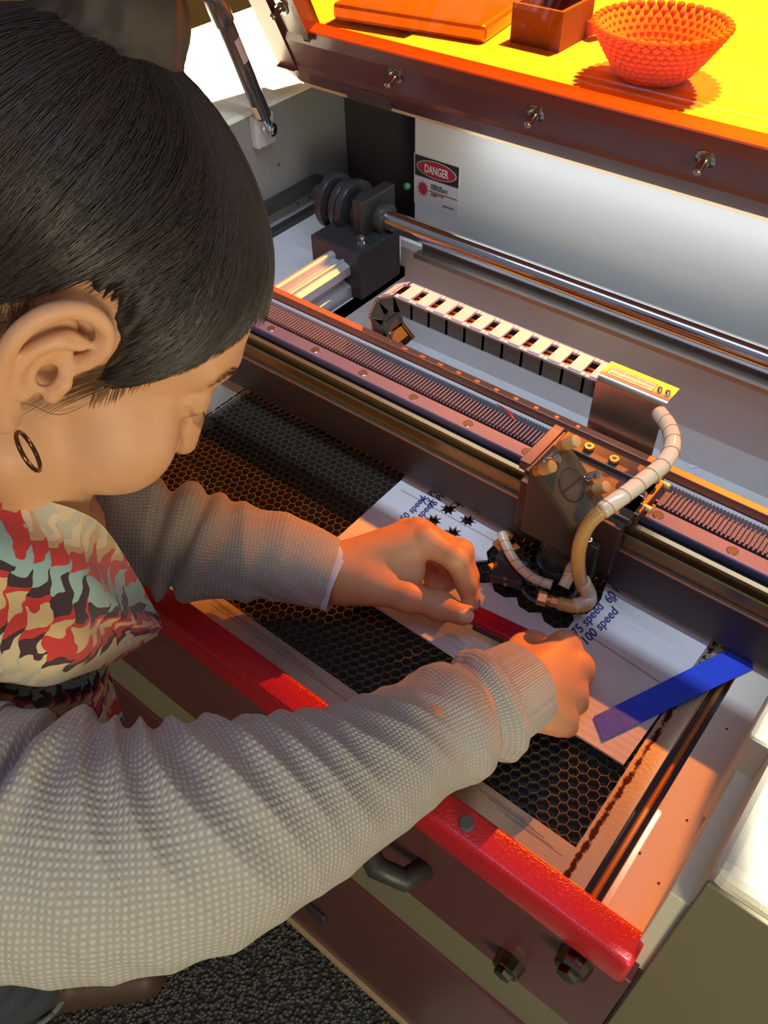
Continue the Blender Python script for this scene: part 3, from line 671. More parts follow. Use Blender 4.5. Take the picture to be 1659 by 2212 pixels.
w_ = np.cross(dS, XX); w_ /= np.linalg.norm(w_)
toC = CAM - S0; toC = toC - dS * (toC @ dS); toC /= np.linalg.norm(toC); sd = np.cross(dS, toC)
for (a, c, m_) in ((.100, .130, mat('strut_sticker', C3(190, 165, 155), .5)), (.024, .042, mat('strut_sticker_cream', C3(220, 205, 165), .5))):
    b = B()
    an0 = .2 if a > .05 else -1.5
    for k in range(8):
        t0, t1 = an0 + k * .13 , an0 + (k + 1) * .13
        q = [S0 + dS * h + (toC * math.cos(t) + sd * math.sin(t)) * .01015 for h, t in ((a, t0), (a, t1), (c, t1), (c, t0))]
        b.quad(q)
    b.build('strut_label', m_, GS)
b = B(); b.cyl(S0 + dS * .335, S0 + dS * .36, .007, n=20); b.build('strut_top_eye', steel, GS, smooth=40)

# ------------------------------------------------------------------ things on the rear deck behind the pane
DZ = ZD + .006
def bowl():
    c = np.array([-.462, 1.112, 0]); E = empty('woven_bowl', (c[0], c[1], DZ), 'red woven bowl with knobbly rim seen through the orange lid', 'bowl')
    b = B(); rows = 9; n = 40
    for j in range(rows):
        r = .040 + .042 * (j / (rows - 1)) ** .8; z = DZ + .005 + .058 * j / (rows - 1)
        for k in range(n):
            a = 2 * PI * (k + (j % 2) * .5) / n
            b.sph((c[0] + r * math.cos(a), c[1] + r * math.sin(a), z), .0048 * (.8 + .25 * j / rows), (1.25, 1.25, .85), n=7)
    b.build('woven_wall', mat('red_yarn', C3(222, 112, 112), .8, var=.15, vscale=200), E)
    b = B(); prof = [(.001, .002), (.040, .002), (.060, .028), (.080, .062), (.0775, .062), (.058, .030), (.038, .006), (.001, .006)]
    rg = [[b.bm.verts.new((c[0] + r * math.cos(a), c[1] + r * math.sin(a), DZ + z)) for a in [2 * PI * k / 40 for k in range(40)]] for r, z in prof]
    for i in range(len(rg) - 1):
        for k in range(40): b.bm.faces.new((rg[i][k], rg[i][(k + 1) % 40], rg[i + 1][(k + 1) % 40], rg[i + 1][k]))
    b.build('bowl_lining', mat('red_lining', C3(214, 120, 116), .8), E, smooth=180)
bowl()
E_ = empty('wooden_box', (-.645, 1.16, DZ), 'rough brown wooden box behind the lid beside the woven bowl', 'box')
b = B(); b.box(-.685, -.605, 1.12, 1.126, DZ, DZ + .05); b.box(-.685, -.605, 1.20, 1.206, DZ, DZ + .05); b.box(-.685, -.679, 1.126, 1.20, DZ, DZ + .05); b.box(-.611, -.605, 1.126, 1.20, DZ, DZ + .05)
b.build('box_side', mat('rough_brown_wood', C3(98, 58, 40), .8, bump=.5, bscale=150, var=.3, vscale=90), E_)
B().box(-.679, -.611, 1.126, 1.20, DZ, DZ + .004).build('box_bottom', mat('dark_wood', C3(96, 56, 38), .8), E_)
b = B(); b.obox((-.845, 1.145, DZ + .012), (.125, .02, 0), (-.012, .075, 0), (0, 0, .012), bev=.006); tag(b.build('foil_pouch', mat('crinkled_foil', C3(176, 118, 92), .3, .4, bump=1.0, bscale=60)), 'crinkled foil pouch lying behind the lid left of the wooden box', 'pouch')
b = B(); b.sweep(smooth_pts([(-.60, 1.19, DZ + .014), (-.58, 1.25, DZ + .02), (-.60, 1.33, DZ + .014)], 5), .010, n=12); tag(b.build('rolled_paper', mat('red_brown_roll', C3(180, 90, 60), .7)), 'reddish rolled tube lying behind the wooden box', 'roll')
# ------------------------------------------------------------------ implicit-surface tools (one continuous skin)
F4 = np.float32
def sd_ell(P, c, r):
    q = P - np.array(c, F4); r = np.array(r, F4); k0 = np.linalg.norm(q / r, axis=1); k1 = np.linalg.norm(q / (r * r), axis=1) + 1e-9
    return k0 * (k0 - 1) / k1
def sd_cap(P, a, b, ra, rb=None):
    rb = ra if rb is None else rb; a = np.array(a, F4); b = np.array(b, F4); d = b - a
    t = np.clip(((P - a) @ d) / (d @ d + 1e-12), 0, 1)
    return np.linalg.norm(P - (a + t[:, None] * d), axis=1) - (ra + (rb - ra) * t)
def smin(a, b, k):
    h = np.clip(.5 + .5 * (b - a) / k, 0, 1); return b * (1 - h) + a * h - k * h * (1 - h)
def smax(a, b, k): return -smin(-a, -b, k)
def surfnet(fn, lo, hi, h):
    lo = np.array(lo, F4); hi = np.array(hi, F4); n = np.ceil((hi - lo) / h).astype(int) + 1
    ax = [lo[i] + h * np.arange(n[i], dtype=F4) for i in range(3)]
    D = np.empty(n, F4)
    YY, ZZ = np.meshgrid(ax[1], ax[2], indexing='ij')
    for i0 in range(0, n[0], 24):
        i1 = min(n[0], i0 + 24); k = i1 - i0
        P = np.stack([np.repeat(ax[0][i0:i1], n[1] * n[2]), np.tile(YY.ravel(), k), np.tile(ZZ.ravel(), k)], 1).astype(F4)
        D[i0:i1] = fn(P).reshape(k, n[1], n[2])
    S = D < 0; N = n - 1
    cnt = np.zeros(N, np.int32); acc = np.zeros(tuple(N) + (3,), F4)
    cs = [(i, j, k) for i in (0, 1) for j in (0, 1) for k in (0, 1)]
    def sub(A, c): return A[c[0]:c[0] + N[0], c[1]:c[1] + N[1], c[2]:c[2] + N[2]]
    for a in cs:
        for ax_ in range(3):
            if a[ax_]: continue
            b = list(a); b[ax_] = 1; b = tuple(b)
            da, db = sub(D, a), sub(D, b); cr_ = sub(S, a) != sub(S, b)
            if not cr_.any(): continue
            t = da[cr_] / (da[cr_] - db[cr_]); cnt[cr_] += 1
            v = np.tile(np.array(a, F4), (len(t), 1)); v[:, ax_] += t; acc[cr_] += v
    m = cnt > 0; idx = -np.ones(N, np.int64); idx[m] = np.arange(m.sum())
    V_ = (acc[m] / cnt[m][:, None] + np.argwhere(m)) * h + lo
    Q = []
    for a_ in range(3):
        b_, c_ = [(1, 2), (2, 0), (0, 1)][a_]
        s0 = [slice(1, N[i]) for i in range(3)]; s0[a_] = slice(0, N[a_]); s1 = list(s0); s1[a_] = slice(1, N[a_] + 1)
        A = S[tuple(s0)]; Bq = S[tuple(s1)]; e = np.argwhere(A != Bq)
        if not len(e): continue
        off = np.ones(3, int); off[a_] = 0; g = e + off; flip = A[A != Bq]
        def at(db, dc): h_ = g.copy(); h_[:, b_] -= db; h_[:, c_] -= dc; return idx[h_[:, 0], h_[:, 1], h_[:, 2]]
        q = np.stack([at(1, 1), at(0, 1), at(0, 0), at(1, 0)], 1); q[~flip] = q[~flip][:, ::-1]; Q.append(q)
    Q = np.concatenate(Q); Q = Q[(Q >= 0).all(1)]
    return V_, Q
def np_mesh(name, Vv, Q, smooth=True):
    me = bpy.data.meshes.new(name); me.vertices.add(len(Vv)); me.vertices.foreach_set('co', np.asarray(Vv, F4).ravel())
    k = Q.shape[1]; me.loops.add(len(Q) * k); me.loops.foreach_set('vertex_index', Q.astype(np.int32).ravel()); me.polygons.add(len(Q))
    me.polygons.foreach_set('loop_start', np.arange(0, len(Q) * k, k, dtype=np.int32)); me.polygons.foreach_set('loop_total', np.full(len(Q), k, np.int32))
    me.update(calc_edges=True); me.validate()
    if smooth: me.shade_smooth()
    return me
def merge(parts):
    Vs, Qs, n = [], [], 0
    for v, q in parts: Vs.append(v); Qs.append(q + n); n += len(v)
    return np.concatenate(Vs), np.concatenate(Qs)

# ------------------------------------------------------------------ person
HM = np.array([[.8289, -.5161, .2159], [.4782, .4533, -.7522], [.2903, .7268, .6225]]).T
HC = np.array([-.3911, .1855, 1.2111])
def hw(p): return HC + HM @ np.array(p, float)
def hw_all(Vv): return (HC + Vv @ HM.T).astype(F4)
N0 = np.array([-.505, .035, 1.125]); LATR = np.array([.70, -.70, -.05])
nb_l = HM.T @ (N0 - HC)      # neck base in the head's own frame
def head_sdf(P):
    Q = P.copy(); Q[:, 0] = np.abs(Q[:, 0])          # both halves alike
    d = sd_ell(Q, (0, -.022, .050), (.0735, .094, .082))
    d = smin(d, sd_ell(Q, (0, .030, .038), (.060, .062, .060)), .03)
    d = smin(d, sd_ell(Q, (0, .030, -.028), (.055, .056, .070)), .025)
    d = smin(d, sd_cap(Q, (.047, .014, -.060), (.016, .086, -.106), .019, .016), .022)
    d = smin(d, sd_ell(Q, (.041, .061, -.024), (.024, .028, .032)), .016)      # cheek
    d = smin(d, sd_cap(Q, (.010, .084, .040), (.044, .068, .036), .0095, .008), .012)   # brow
    d = smax(d, -sd_ell(Q, (.030, .099, .018), (.015, .015, .012)), .010)
    d = smin(d, sd_ell(Q, (.031, .076, .017), (.0135, .0125, .0125)), .004)
    d = smin(d, sd_cap(Q, (.018, .088, .0145), (.045, .074, .017), .0028, .0022), .004)  # closed lid edge
    d = smin(d, sd_cap(Q, (0, .088, .026), (0, .1035, -.018), .0062, .0088), .010)        # nose
    d = smin(d, sd_ell(Q, (.011, .092, -.020), (.0075, .0085, .0075)), .006)
    d = smin(d, sd_cap(Q, (0, .0915, -.049), (.020, .083, -.052), .0058, .003), .006)      # lips
    d = smin(d, sd_cap(Q, (0, .090, -.060), (.018, .082, -.059), .0068, .003), .005)
    d = smin(d, sd_ell(Q, (0, .088, -.104), (.018, .016, .016)), .012)                    # chin
    # ear
    e = sd_ell(Q, (.0752, -.010, .004), (.0055, .0145, .027))
    H = smooth_pts([(.0725, .004, .004), (.0745, .0105, .014), (.0790, .0115, .026), (.0840, .0040, .0355), (.0875, -.0080, .0365), (.0900, -.0185, .027), (.0900, -.0230, .012), (.0875, -.0210, -.003), (.0835, -.0145, -.016), (.0795, -.007, -.027)], 3)
    for i in range(len(H) - 1): e = smin(e, sd_cap(Q, H[i], H[i + 1], .0038, .0038), .0030)
    e = smin(e, sd_ell(Q, (.0770, -.003, -.031), (.0045, .0075, .0095)), .005)
    A = smooth_pts([(.0820, .003, .022), (.0838, -.006, .019), (.0838, -.0125, .006), (.0815, -.0100, -.007), (.0790, -.004, -.0155)], 3)
    for i in range(len(A) - 1): e = smin(e, sd_cap(Q, A[i], A[i + 1], .0028), .005)
    e = smin(e, sd_cap(Q, (.0765, .0085, -.001), (.0755, .008, -.010), .0040), .005)
    e = smax(e, -sd_ell(Q, (.0850, -.0020, -.001), (.0078, .0075, .0125)), .004)
    e = smax(e, -sd_ell(Q, (.0880, .0020, .026), (.0045, .010, .006)), .003)
    d = smin(d, e, .005)
    d = smax(d, -sd_ell(Q, (.0720, .0000, -.002), (.0140, .0040, .0065)), .002)
    n = sd_cap(P, (0, -.030, -.030), tuple(nb_l), .052, .062)
    return smin(d, n, .03)
parts = []
lo = np.minimum([-.10, -.13, -.13], nb_l - .05); hi = np.array([.10, .135, .16])
hv, hq = surfnet(head_sdf, (-.100, min(-.125, nb_l[1] - .07), min(-.13, nb_l[2] - .04)), (.100, .130, .150), .0017)
parts.append((hw_all(hv), hq))
def zz(p): return onZ(p[:2], p[2])
def chain(P, d, pts, rs, k):
    for i in range(len(pts) - 1): d = smin(d, sd_cap(P, pts[i], pts[i + 1], rs[i], rs[i + 1]), k) if d is not None else sd_cap(P, pts[i], pts[i + 1], rs[i], rs[i + 1])
    return d
# left hand
Lw = zz((738, 1232, .952)); Lw2 = zz((742, 1252, .944)); Lf = zz((600, 1203, .962))
Li = [zz(p) for p in ((922, 1170, .972), (985, 1207, .972), (1007, 1262, .951), (1019, 1303, .937))]
Lm = [zz(p) for p in ((903, 1152, .968), (996, 1192, .963), (1012, 1245, .945), (1014, 1292, .934))]
Lr = [zz(p) for p in ((880, 1152, .957), (965, 1212, .942), (968, 1255, .926), (945, 1275, .921))]
Lp = [zz(p) for p in ((852, 1162, .945), (922, 1222, .931), (938, 1255, .922), (922, 1277, .918))]
Lt = [zz(p) for p in ((800, 1262, .950), (882, 1290, .951), (950, 1309, .946), (1000, 1328, .939))]
def lhand(P):
    d = sd_cap(P, Lf, Lw, .0225, .0175); d = smin(d, sd_cap(P, Lf, Lw2, .0225, .0165), .01)
    for m, r in ((Li[0], .0120), (Lm[0], .0118), (Lr[0], .0112), (Lp[0], .0105)):
        d = smin(d, sd_cap(P, Lw, m, .0150, r), .012)
    d = smin(d, sd_cap(P, Lw2, (Li[0] + Lt[1]) / 2 - np.array([.002, .001, .004]), .0150, .0085), .012)
    d = smin(d, sd_cap(P, Lw2, Lt[0], .0155, .0145), .014)
    t = chain(P, None, Lt, [.0145, .0112, .0100, .0086], .006); t = smin(t, sd_ell(P, Lt[2], (.0108, .0108, .0105)), .005); d = smin(d, t, .009)
    for Fg, r in ((Li, (.0112, .0090, .0080, .0070)), (Lm, (.0112, .0092, .0080, .0070)), (Lr, (.0105, .0086, .0074, .0066)), (Lp, (.0095, .0076, .0066, .0060))):
        f = chain(P, None, Fg, r, .004); f = smin(f, sd_ell(P, Fg[1], (r[1] * 1.06,) * 3), .003); d = smin(d, f, .0045)
    for m in (Li[0], Lm[0], Lr[0]): d = smin(d, sd_ell(P, m + np.array([0, 0, .0035]), (.0085, .0085, .0088)), .005)
    return d
def box_of(L_, pad): A_ = np.array(L_); return A_.min(0) - pad, A_.max(0) + pad
lo, hi = box_of([Lf, Lw] + Li + Lm + Lr + Lp + Lt, .032); parts.append(surfnet(lhand, lo, hi, .0013))
# right hand
Rw = zz((1092, 1492, .972)); Rw2 = zz((1100, 1520, .964)); Rf = zz((960, 1560, .982))
Ri = [zz(p) for p in ((1218, 1398, .956), (1222, 1408, .936), (1185, 1400, .930), (1160, 1396, .930))]
Rm = [zz(p) for p in ((1246, 1445, .952), (1252, 1455, .928), (1215, 1448, .920), (1185, 1440, .922))]
Rr = [zz(p) for p in ((1233, 1502, .946), (1242, 1515, .924), (1205, 1508, .916), (1180, 1495, .918))]
Rp = [zz(p) for p in ((1208, 1552, .938), (1222, 1565, .920), (1190, 1560, .914), (1165, 1545, .916))]
Rt = [zz(p) for p in ((1115, 1425, .958), (1130, 1400, .948), (1148, 1390, .942), (1165, 1392, .9415))]
def rhand(P):
    d = sd_cap(P, Rf, Rw, .0225, .0175); d = smin(d, sd_cap(P, Rf, Rw2, .0225, .0170), .01)
    for m, r in ((Ri[0], .0120), (Rm[0], .0122), (Rr[0], .0115), (Rp[0], .0105)):
        d = smin(d, sd_cap(P, Rw, m, .0155, r), .010)
    d = smin(d, sd_cap(P, Rw2, Rp[0], .0150, .0105), .010)
    d = smin(d, chain(P, None, Rt, [.0135, .0105, .0092, .0082], .005), .009)
    for Fg, r in ((Ri, (.0112, .0092, .0080, .0070)), (Rm, (.0112, .0094, .0080, .0070)), (Rr, (.0105, .0088, .0076, .0066)), (Rp, (.0098, .0080, .0068, .0060))):
        f = chain(P, None, Fg, r, .004); f = smin(f, sd_ell(P, Fg[1], (r[1] * 1.05,) * 3), .003); d = smin(d, f, .0035)
    for m in (Ri[0], Rm[0], Rr[0], Rp[0]): d = smin(d, sd_ell(P, m + np.array([.0010, .0020, .0025]), (.0088, .0088, .0090)), .004)
    return d
lo, hi = box_of([Rf, Rw] + Ri + Rm + Rr + Rp + Rt, .032); parts.append(surfnet(rhand, lo, hi, .0013))
# trunk, arms and legs under the clothes
HIP = np.array([-.800, -.270, .905]); SR = N0 + LATR * .165 + np.array([0, 0, -.02]); SL = N0 - LATR * .150 + np.array([0, 0, -.02])
RE = dep((470, 1800), .455); LE = dep((120, 1140), .65)
hr, hl_ = HIP + LATR * .085, HIP - LATR * .085
ankR, ankL = np.array([-.665, -.085, .09]), np.array([-.92, .02, .09])
knR, knL = (hr + ankR) / 2 + np.array([.05, .06, .0]), (hl_ + ankL) / 2 + np.array([.05, .06, 0])
toe = np.array([.70, .71, 0])
def trunk(P):
    d = sd_cap(P, N0 + (HIP - N0) * .12, HIP, .095, .115)
    d = smin(d, sd_cap(P, SR, SL, .050, .050), .05)
    for S_, E_, F_ in ((SR, RE, Rf), (SL, LE, Lf)):
        d = smin(d, sd_cap(P, S_, E_, .046, .038), .03); d = smin(d, sd_cap(P, E_, F_, .036, .024), .02)
    for h_, k_, a_ in ((hr, knR, ankR), (hl_, knL, ankL)):
        d = smin(d, sd_cap(P, h_, k_, .075, .055), .04); d = smin(d, sd_cap(P, k_, a_, .052, .036), .02)
        d = smin(d, sd_cap(P, a_ - toe * .02 - [0, 0, .045], a_ + toe * .13 - [0, 0, .055], .030, .022), .02)
    d = smin(d, sd_cap(P, N0 - [0, 0, .03], N0 + (hw((0, -.03, -.06)) - N0) * .4, .060, .050), .03)
    return d
lo, hi = box_of([HIP, SR, SL, RE, LE, Rf, Lf, ankR - [0, 0, .06], ankL, knR, hl_, N0 + [0, 0, .08]], .14); lo[2] = .002
parts.append(surfnet(trunk, lo, hi, .009))
def skin_mat():
    m = mat('skin', C3(226, 168, 128), .48, spec=.35); n, l = m.node_tree.nodes, m.node_tree.links; b = n['Principled BSDF']
    b.inputs['Subsurface Weight'].default_value = .12; b.inputs['Subsurface Scale'].default_value = .004; b.inputs['Subsurface Radius'].default_value = (1, .35, .2)
    g = n.new('ShaderNodeTexCoord'); t = n.new('ShaderNodeTexNoise'); t.inputs['Scale'].default_value = 38; t.inputs['Detail'].default_value = 4; l.new(g.outputs['Object'], t.inputs['Vector'])
    x = n.new('ShaderNodeMix'); x.data_type = 'RGBA'; x.inputs[6].default_value = C3(204, 146, 106); x.inputs[7].default_value = C3(224, 172, 130); l.new(t.outputs['Fac'], x.inputs[0]); l.new(x.outputs[2], b.inputs['Base Color'])
    t2 = n.new('ShaderNodeTexNoise'); t2.inputs['Scale'].default_value = 900; l.new(g.outputs['Object'], t2.inputs['Vector'])
    u = n.new('ShaderNodeBump'); u.inputs['Strength'].default_value = .25; u.inputs['Distance'].default_value = .0004; l.new(t2.outputs['Fac'], u.inputs['Height']); l.new(u.outputs[0], b.inputs['Normal'])
    return m
skin = skin_mat()
PE = empty('person', V((ankR[0], ankR[1], 0)), 'person in grey knit sweater and patterned scarf leaning over the machine holding the red bar', 'person')
bv, bq = merge(parts); link('body', np_mesh('body', bv, bq), skin, PE)
# thumb nail of the left hand
def blob_patch(c, nrm, along, ln, wd, lift, m, name, parent):
    c = np.array(c, float); nrm = nrm / np.linalg.norm(nrm); along = along - nrm * (along @ nrm); along /= np.linalg.norm(along); sd_ = np.cross(nrm, along)
    b = B(); rows = []
    for i in range(7):
        u = -1 + i / 3; row = []
        for j in range(7):
            v = -1 + j / 3; w = (1 - .25 * u * u) * v
            row.append(b.bm.verts.new(V(c + along * u * ln + sd_ * w * wd + nrm * (lift - .0016 * v * v * 1.4 - .0006 * u * u))))
        rows.append(row)
    for i in range(6):
        for j in range(6): b.bm.faces.new((rows[i][j], rows[i][j + 1], rows[i + 1][j + 1], rows[i + 1][j]))
    return b.build(name, m, parent, smooth=180)
tn = Lt[3] - Lt[2]; tocam = CAM - Lt[3]
nrm_ = np.cross(tn, np.cross(tocam, tn)); nrm_ /= np.linalg.norm(nrm_)
side_ = np.cross(tn, nrm_); side_ /= np.linalg.norm(side_); nrm2 = nrm_ * .85 + np.array([.25, -.1, .3]); nrm2 /= np.linalg.norm(nrm2)
blob_patch(Lt[3] + nrm2 * .0088, nrm2, tn, .0062, .0050, .0006, mat('nail', C3(236, 190, 160), .25), 'thumb_nail', PE)

# hair: scalp cap, bun and combed strands
def hline(y):
    return np.interp(y, [-.13, -.095, -.07, -.045, -.028, -.014, .004, .018, .026, .034, .044, .056, .066, .074, .10], [-.055, -.050, -.040, -.005, .020, .044, .048, .030, -.004, .006, .028, .050, .064, .078, .084])
c0 = np.array([0, -.020, .054]); r0 = np.array([.0795, .1010, .0890]); BUN = np.array([0, -.058, .144])
def hair_sdf(P):
    Q = P.copy(); Q[:, 0] = np.abs(Q[:, 0])
    d = smin(sd_ell(Q, c0, r0 - .001), sd_ell(Q, (0, .030, .042), (.0625, .0655, .0640)), .03)
    ang = np.arctan2(Q[:, 0], Q[:, 1]); 
    ridge = .0007 * np.sin(ang * 46 + 5 * np.sin(Q[:, 2] * 40)) + .0005 * np.sin(ang * 91 + 2)
    d = d + ridge
    rag = .0022 * np.sin(Q[:, 1] * 900 + 3 * np.sin(Q[:, 1] * 230)) + .0016 * np.sin(Q[:, 1] * 1730)
    d = smax(d, (hline(Q[:, 1]) + rag - Q[:, 2]).astype(F4) * .45, .0015)
    bn = sd_ell(P, BUN, (.034, .034, .030)); a2 = np.arctan2(P[:, 2] - BUN[2], P[:, 0]); bn = bn + .0012 * np.sin(a2 * 5 + P[:, 1] * 260)
    return smin(d, bn, .012)
hv, hq = surfnet(hair_sdf, (-.09, -.13, -.07), (.09, .115, .18), .0017)
def hair_mat():
    m = mat('dark_brown_hair', C3(58, 46, 38), .6, spec=.3); n, l = m.node_tree.nodes, m.node_tree.links; b = n['Principled BSDF']
    g = n.new('ShaderNodeTexCoord'); t = n.new('ShaderNodeTexNoise'); t.inputs['Scale'].default_value = 60; t.inputs['Detail'].default_value = 5
    l.new(g.outputs['Object'], t.inputs['Vector']); x = n.new('ShaderNodeMix'); x.data_type = 'RGBA'; x.inputs[6].default_value = C3(50, 44, 41); x.inputs[7].default_value = C3(66, 54, 46)
    l.new(t.outputs['Fac'], x.inputs[0]); l.new(x.outputs[2], b.inputs['Base Color']); return m
hairm = hair_mat()
HAIR = link('hair', np_mesh('hair', hw_all(hv), hq), hairm, PE)
def on_cap(p, off):
    q = np.array(p) - c0; k = np.linalg.norm(q / (r0 + off)); a = c0 + q / k
    q2_ = np.array(p) - np.array([0, .030, .042]); k2 = np.linalg.norm(q2_ / (np.array([.0635, .0665, .065]) + off)); b2 = np.array([0, .030, .042]) + q2_ / k2
    return a if (np.linalg.norm(a - c0) > np.linalg.norm(b2 - c0)) or p[1] < .02 else b2
def strand(b, P, r, n=4):
    b.sweep([hw(p) for p in P], [r * min(1, .2 + .5 * i) * (1 if i < len(P) - 1 else .25) for i in range(len(P))], n=n)
b = B(); R_ = random.Random(7)
def cap_only(P):
    Q = P.copy(); Q[:, 0] = np.abs(Q[:, 0]); return smin(sd_ell(Q, c0, r0 - .001), sd_ell(Q, (0, .030, .042), (.0625, .0655, .0640)), .03)
NS, NK = 3000, 16; SP = np.zeros((NS, NK, 3)); OF = np.zeros((NS, NK))
for i in range(NS):
    side = 1 if R_.random() < .85 else -1
    y = R_.uniform(-.105, .090) if i % 3 else R_.uniform(.02, .092); z = float(hline(y)) + R_.uniform(-.005, .006) + (R_.random() ** 5) * .05
    x = side * .07 * math.sqrt(max(.0004, 1 - ((y + .01) / .103) ** 2))
    if y > .070: x = side * R_.uniform(.0, .06); z = float(hline(.08)) + R_.uniform(-.004, .006)
    s_ = np.array([x, y, z]); e_ = BUN + np.array([side * .015 * R_.random(), .018 * R_.random(), -.012]); bow = R_.uniform(-.006, .006); of = R_.uniform(.0002, .0020)
    for k in range(NK):
        t = k / (NK - 1); SP[i, k] = s_ * (1 - t) + e_ * t + np.array([0, 1, .3]) * .03 * math.sin(PI * t) + np.array([0, bow, 0]) * math.sin(PI * t); OF[i, k] = .0004 + of * min(1, 2.5 * t)
cc = np.array([0, -.005, .040]); D_ = SP.reshape(-1, 3) - cc; D_ /= np.linalg.norm(D_, axis=1)[:, None]; ta = np.full(len(D_), .03); tb = np.full(len(D_), .16); ofs = OF.ravel()
for _ in range(16):
    tm = (ta + tb) / 2; inside = cap_only((cc + D_ * tm[:, None]).astype(F4)) < ofs; ta = np.where(inside, tm, ta); tb = np.where(inside, tb, tm)
SP = (cc + D_ * ta[:, None]).reshape(NS, NK, 3)
for i in range(NS): strand(b, SP[i], R_.uniform(.00022, .00040), 3)
b.build('hair_strands', mat('hair_strand', C3(58, 49, 44), .36, spec=.5), HAIR, smooth=180)
# wispy strands: in front of the ear, on the cheek, behind the ear, flyaways
b = B()
def face_pt(y, z, off=.0008):
    # march outwards from the middle until the skin is left
    x = np.linspace(.02, .1, 161); P = np.stack([x, np.full_like(x, y), np.full_like(x, z)], 1).astype(F4); d = head_sdf_noear(P)
    i = np.argmax(d > 0); return np.array([x[i] + off, y, z])
def head_sdf_noear(P):
    Q = P.copy(); d = sd_ell(Q, (0, -.022, .050), (.0735, .094, .082)); d = smin(d, sd_ell(Q, (0, .030, .038), (.060, .062, .060)), .03)
    d = smin(d, sd_ell(Q, (0, .030, -.028), (.055, .056, .070)), .025); d = smin(d, sd_cap(Q, (.047, .014, -.050), (.014, .078, -.096), .018, .015), .022)
    d = smin(d, sd_ell(Q, (.038, .056, -.022), (.024, .026, .030)), .016); n = sd_cap(P, (0, -.030, -.030), tuple(nb_l), .052, .062); return smin(d, n, .03)
for i in range(150):   # cheek wisps sweeping down and back from the sideburn
    y0 = R_.uniform(.022, .046); z0 = .012 + (y0 - .022) * 1.2 + R_.uniform(-.006, .006); ln = R_.uniform(.015, .05) * (1.0 if i % 3 else 1.3)
    P = []
    for k in range(7):
        t = k / 6; P.append(face_pt(y0 - ln * .34 * t - .004 * t * t, z0 - ln * .95 * t + .002 * math.sin(3 * t), .0006 + .0006 * R_.random()))
    strand(b, P, .00013, 3)
for i in range(260):   # nape wisps
    y0 = R_.uniform(-.080, -.026); z0 = float(hline(y0)) + .004; P = []
    for k in range(6):
        t = k / 5; P.append(face_pt(y0 + .010 * t, z0 - R_.uniform(.010, .03) * t, .0009))
    strand(b, P, .00014, 3)
for i in range(260):   # soft forehead and temple hairline
    y0 = R_.uniform(.026, .078); z0 = float(hline(y0)) + .003; P = []; ln = R_.uniform(.004, .012)
    for k in range(5):
        t = k / 4; P.append(face_pt(y0 + ln * .35 * t, z0 - ln * t, .0008))
    strand(b, P, .00016, 3)
P = smooth_pts([face_pt(.030, -.005), face_pt(.020, -.022) + [.002, 0, 0], face_pt(.006, -.024) + [.004, 0, 0], np.array([.0800, -.008, -.022]), np.array([.086, -.020, -.018])], 4); strand(b, P, .00022, 4)
b.build('loose_strands', mat('fine_hair', C3(112, 82, 58), .4), HAIR, smooth=180)
# eyebrow and lashes
b = B()
_brow = {1: B(), -1: B()}
for i in range(150):
    t = R_.random(); x = .016 + .034 * t; z = .038 + .006 * math.sin(PI * t) - .004 * t + R_.uniform(-.0028, .0028); y = .094 - .020 * t * t
    for s_ in (1, -1):
        yy_ = np.linspace(.11, .03, 161); PP = np.stack([np.full(161, x), yy_, np.full(161, z)], 1).astype(F4); dd = head_sdf(PP); k = np.argmax(dd < 0); y_ = float(yy_[k]) + .0004
        strand(_brow[s_], [(s_ * x, y_, z), (s_ * (x + .003), y_ + .0004 - .0012, z + .0012), (s_ * (x + .006), y_ - .0032, z + .0010)], .00020, 3)
_bh = mat('brow_hair', C3(70, 52, 42), .6)
for s_ in (1, -1): _brow[s_].build('eyebrow', _bh, HAIR, smooth=180)['kind'] = 'stuff'
b = B()
for i in range(26):
    t = i / 25; x = .022 + .024 * t; y = .0895 - .013 * t * t; z = .0135
    for s_ in (1, -1): strand(b, [(s_ * x, y, z), (s_ * (x + .0015 + .002 * t), y + .005, z - .0035), (s_ * (x + .004 + .004 * t), y + .0095, z - .0035)], .00018, 3)
b.build('eyelash', mat('lash', C3(48, 42, 42), .6), HAIR, smooth=180)
# hoop earring
b = B(); ec = dep((61, 975), .388); e1 = dep((80, 1016), .388) - ec; e1 /= np.linalg.norm(e1); e2 = np.cross(e1, [0, 0, 1.]); e2 = (CAM - ec) - e1 * ((CAM - ec) @ e1); e2 /= np.linalg.norm(e2); e2 = e2 * .96 + .28 * np.cross(e1, e2)
pts = [ec + (e1 * math.cos(a) + e2 * math.sin(a)) * .0098 for a in np.linspace(0, 2 * PI, 40)]
b.sweep(pts, .0011, n=10); b.build('hoop_earring', mat('dark_gold', C3(120, 84, 58), .2, .9), PE, smooth=180)

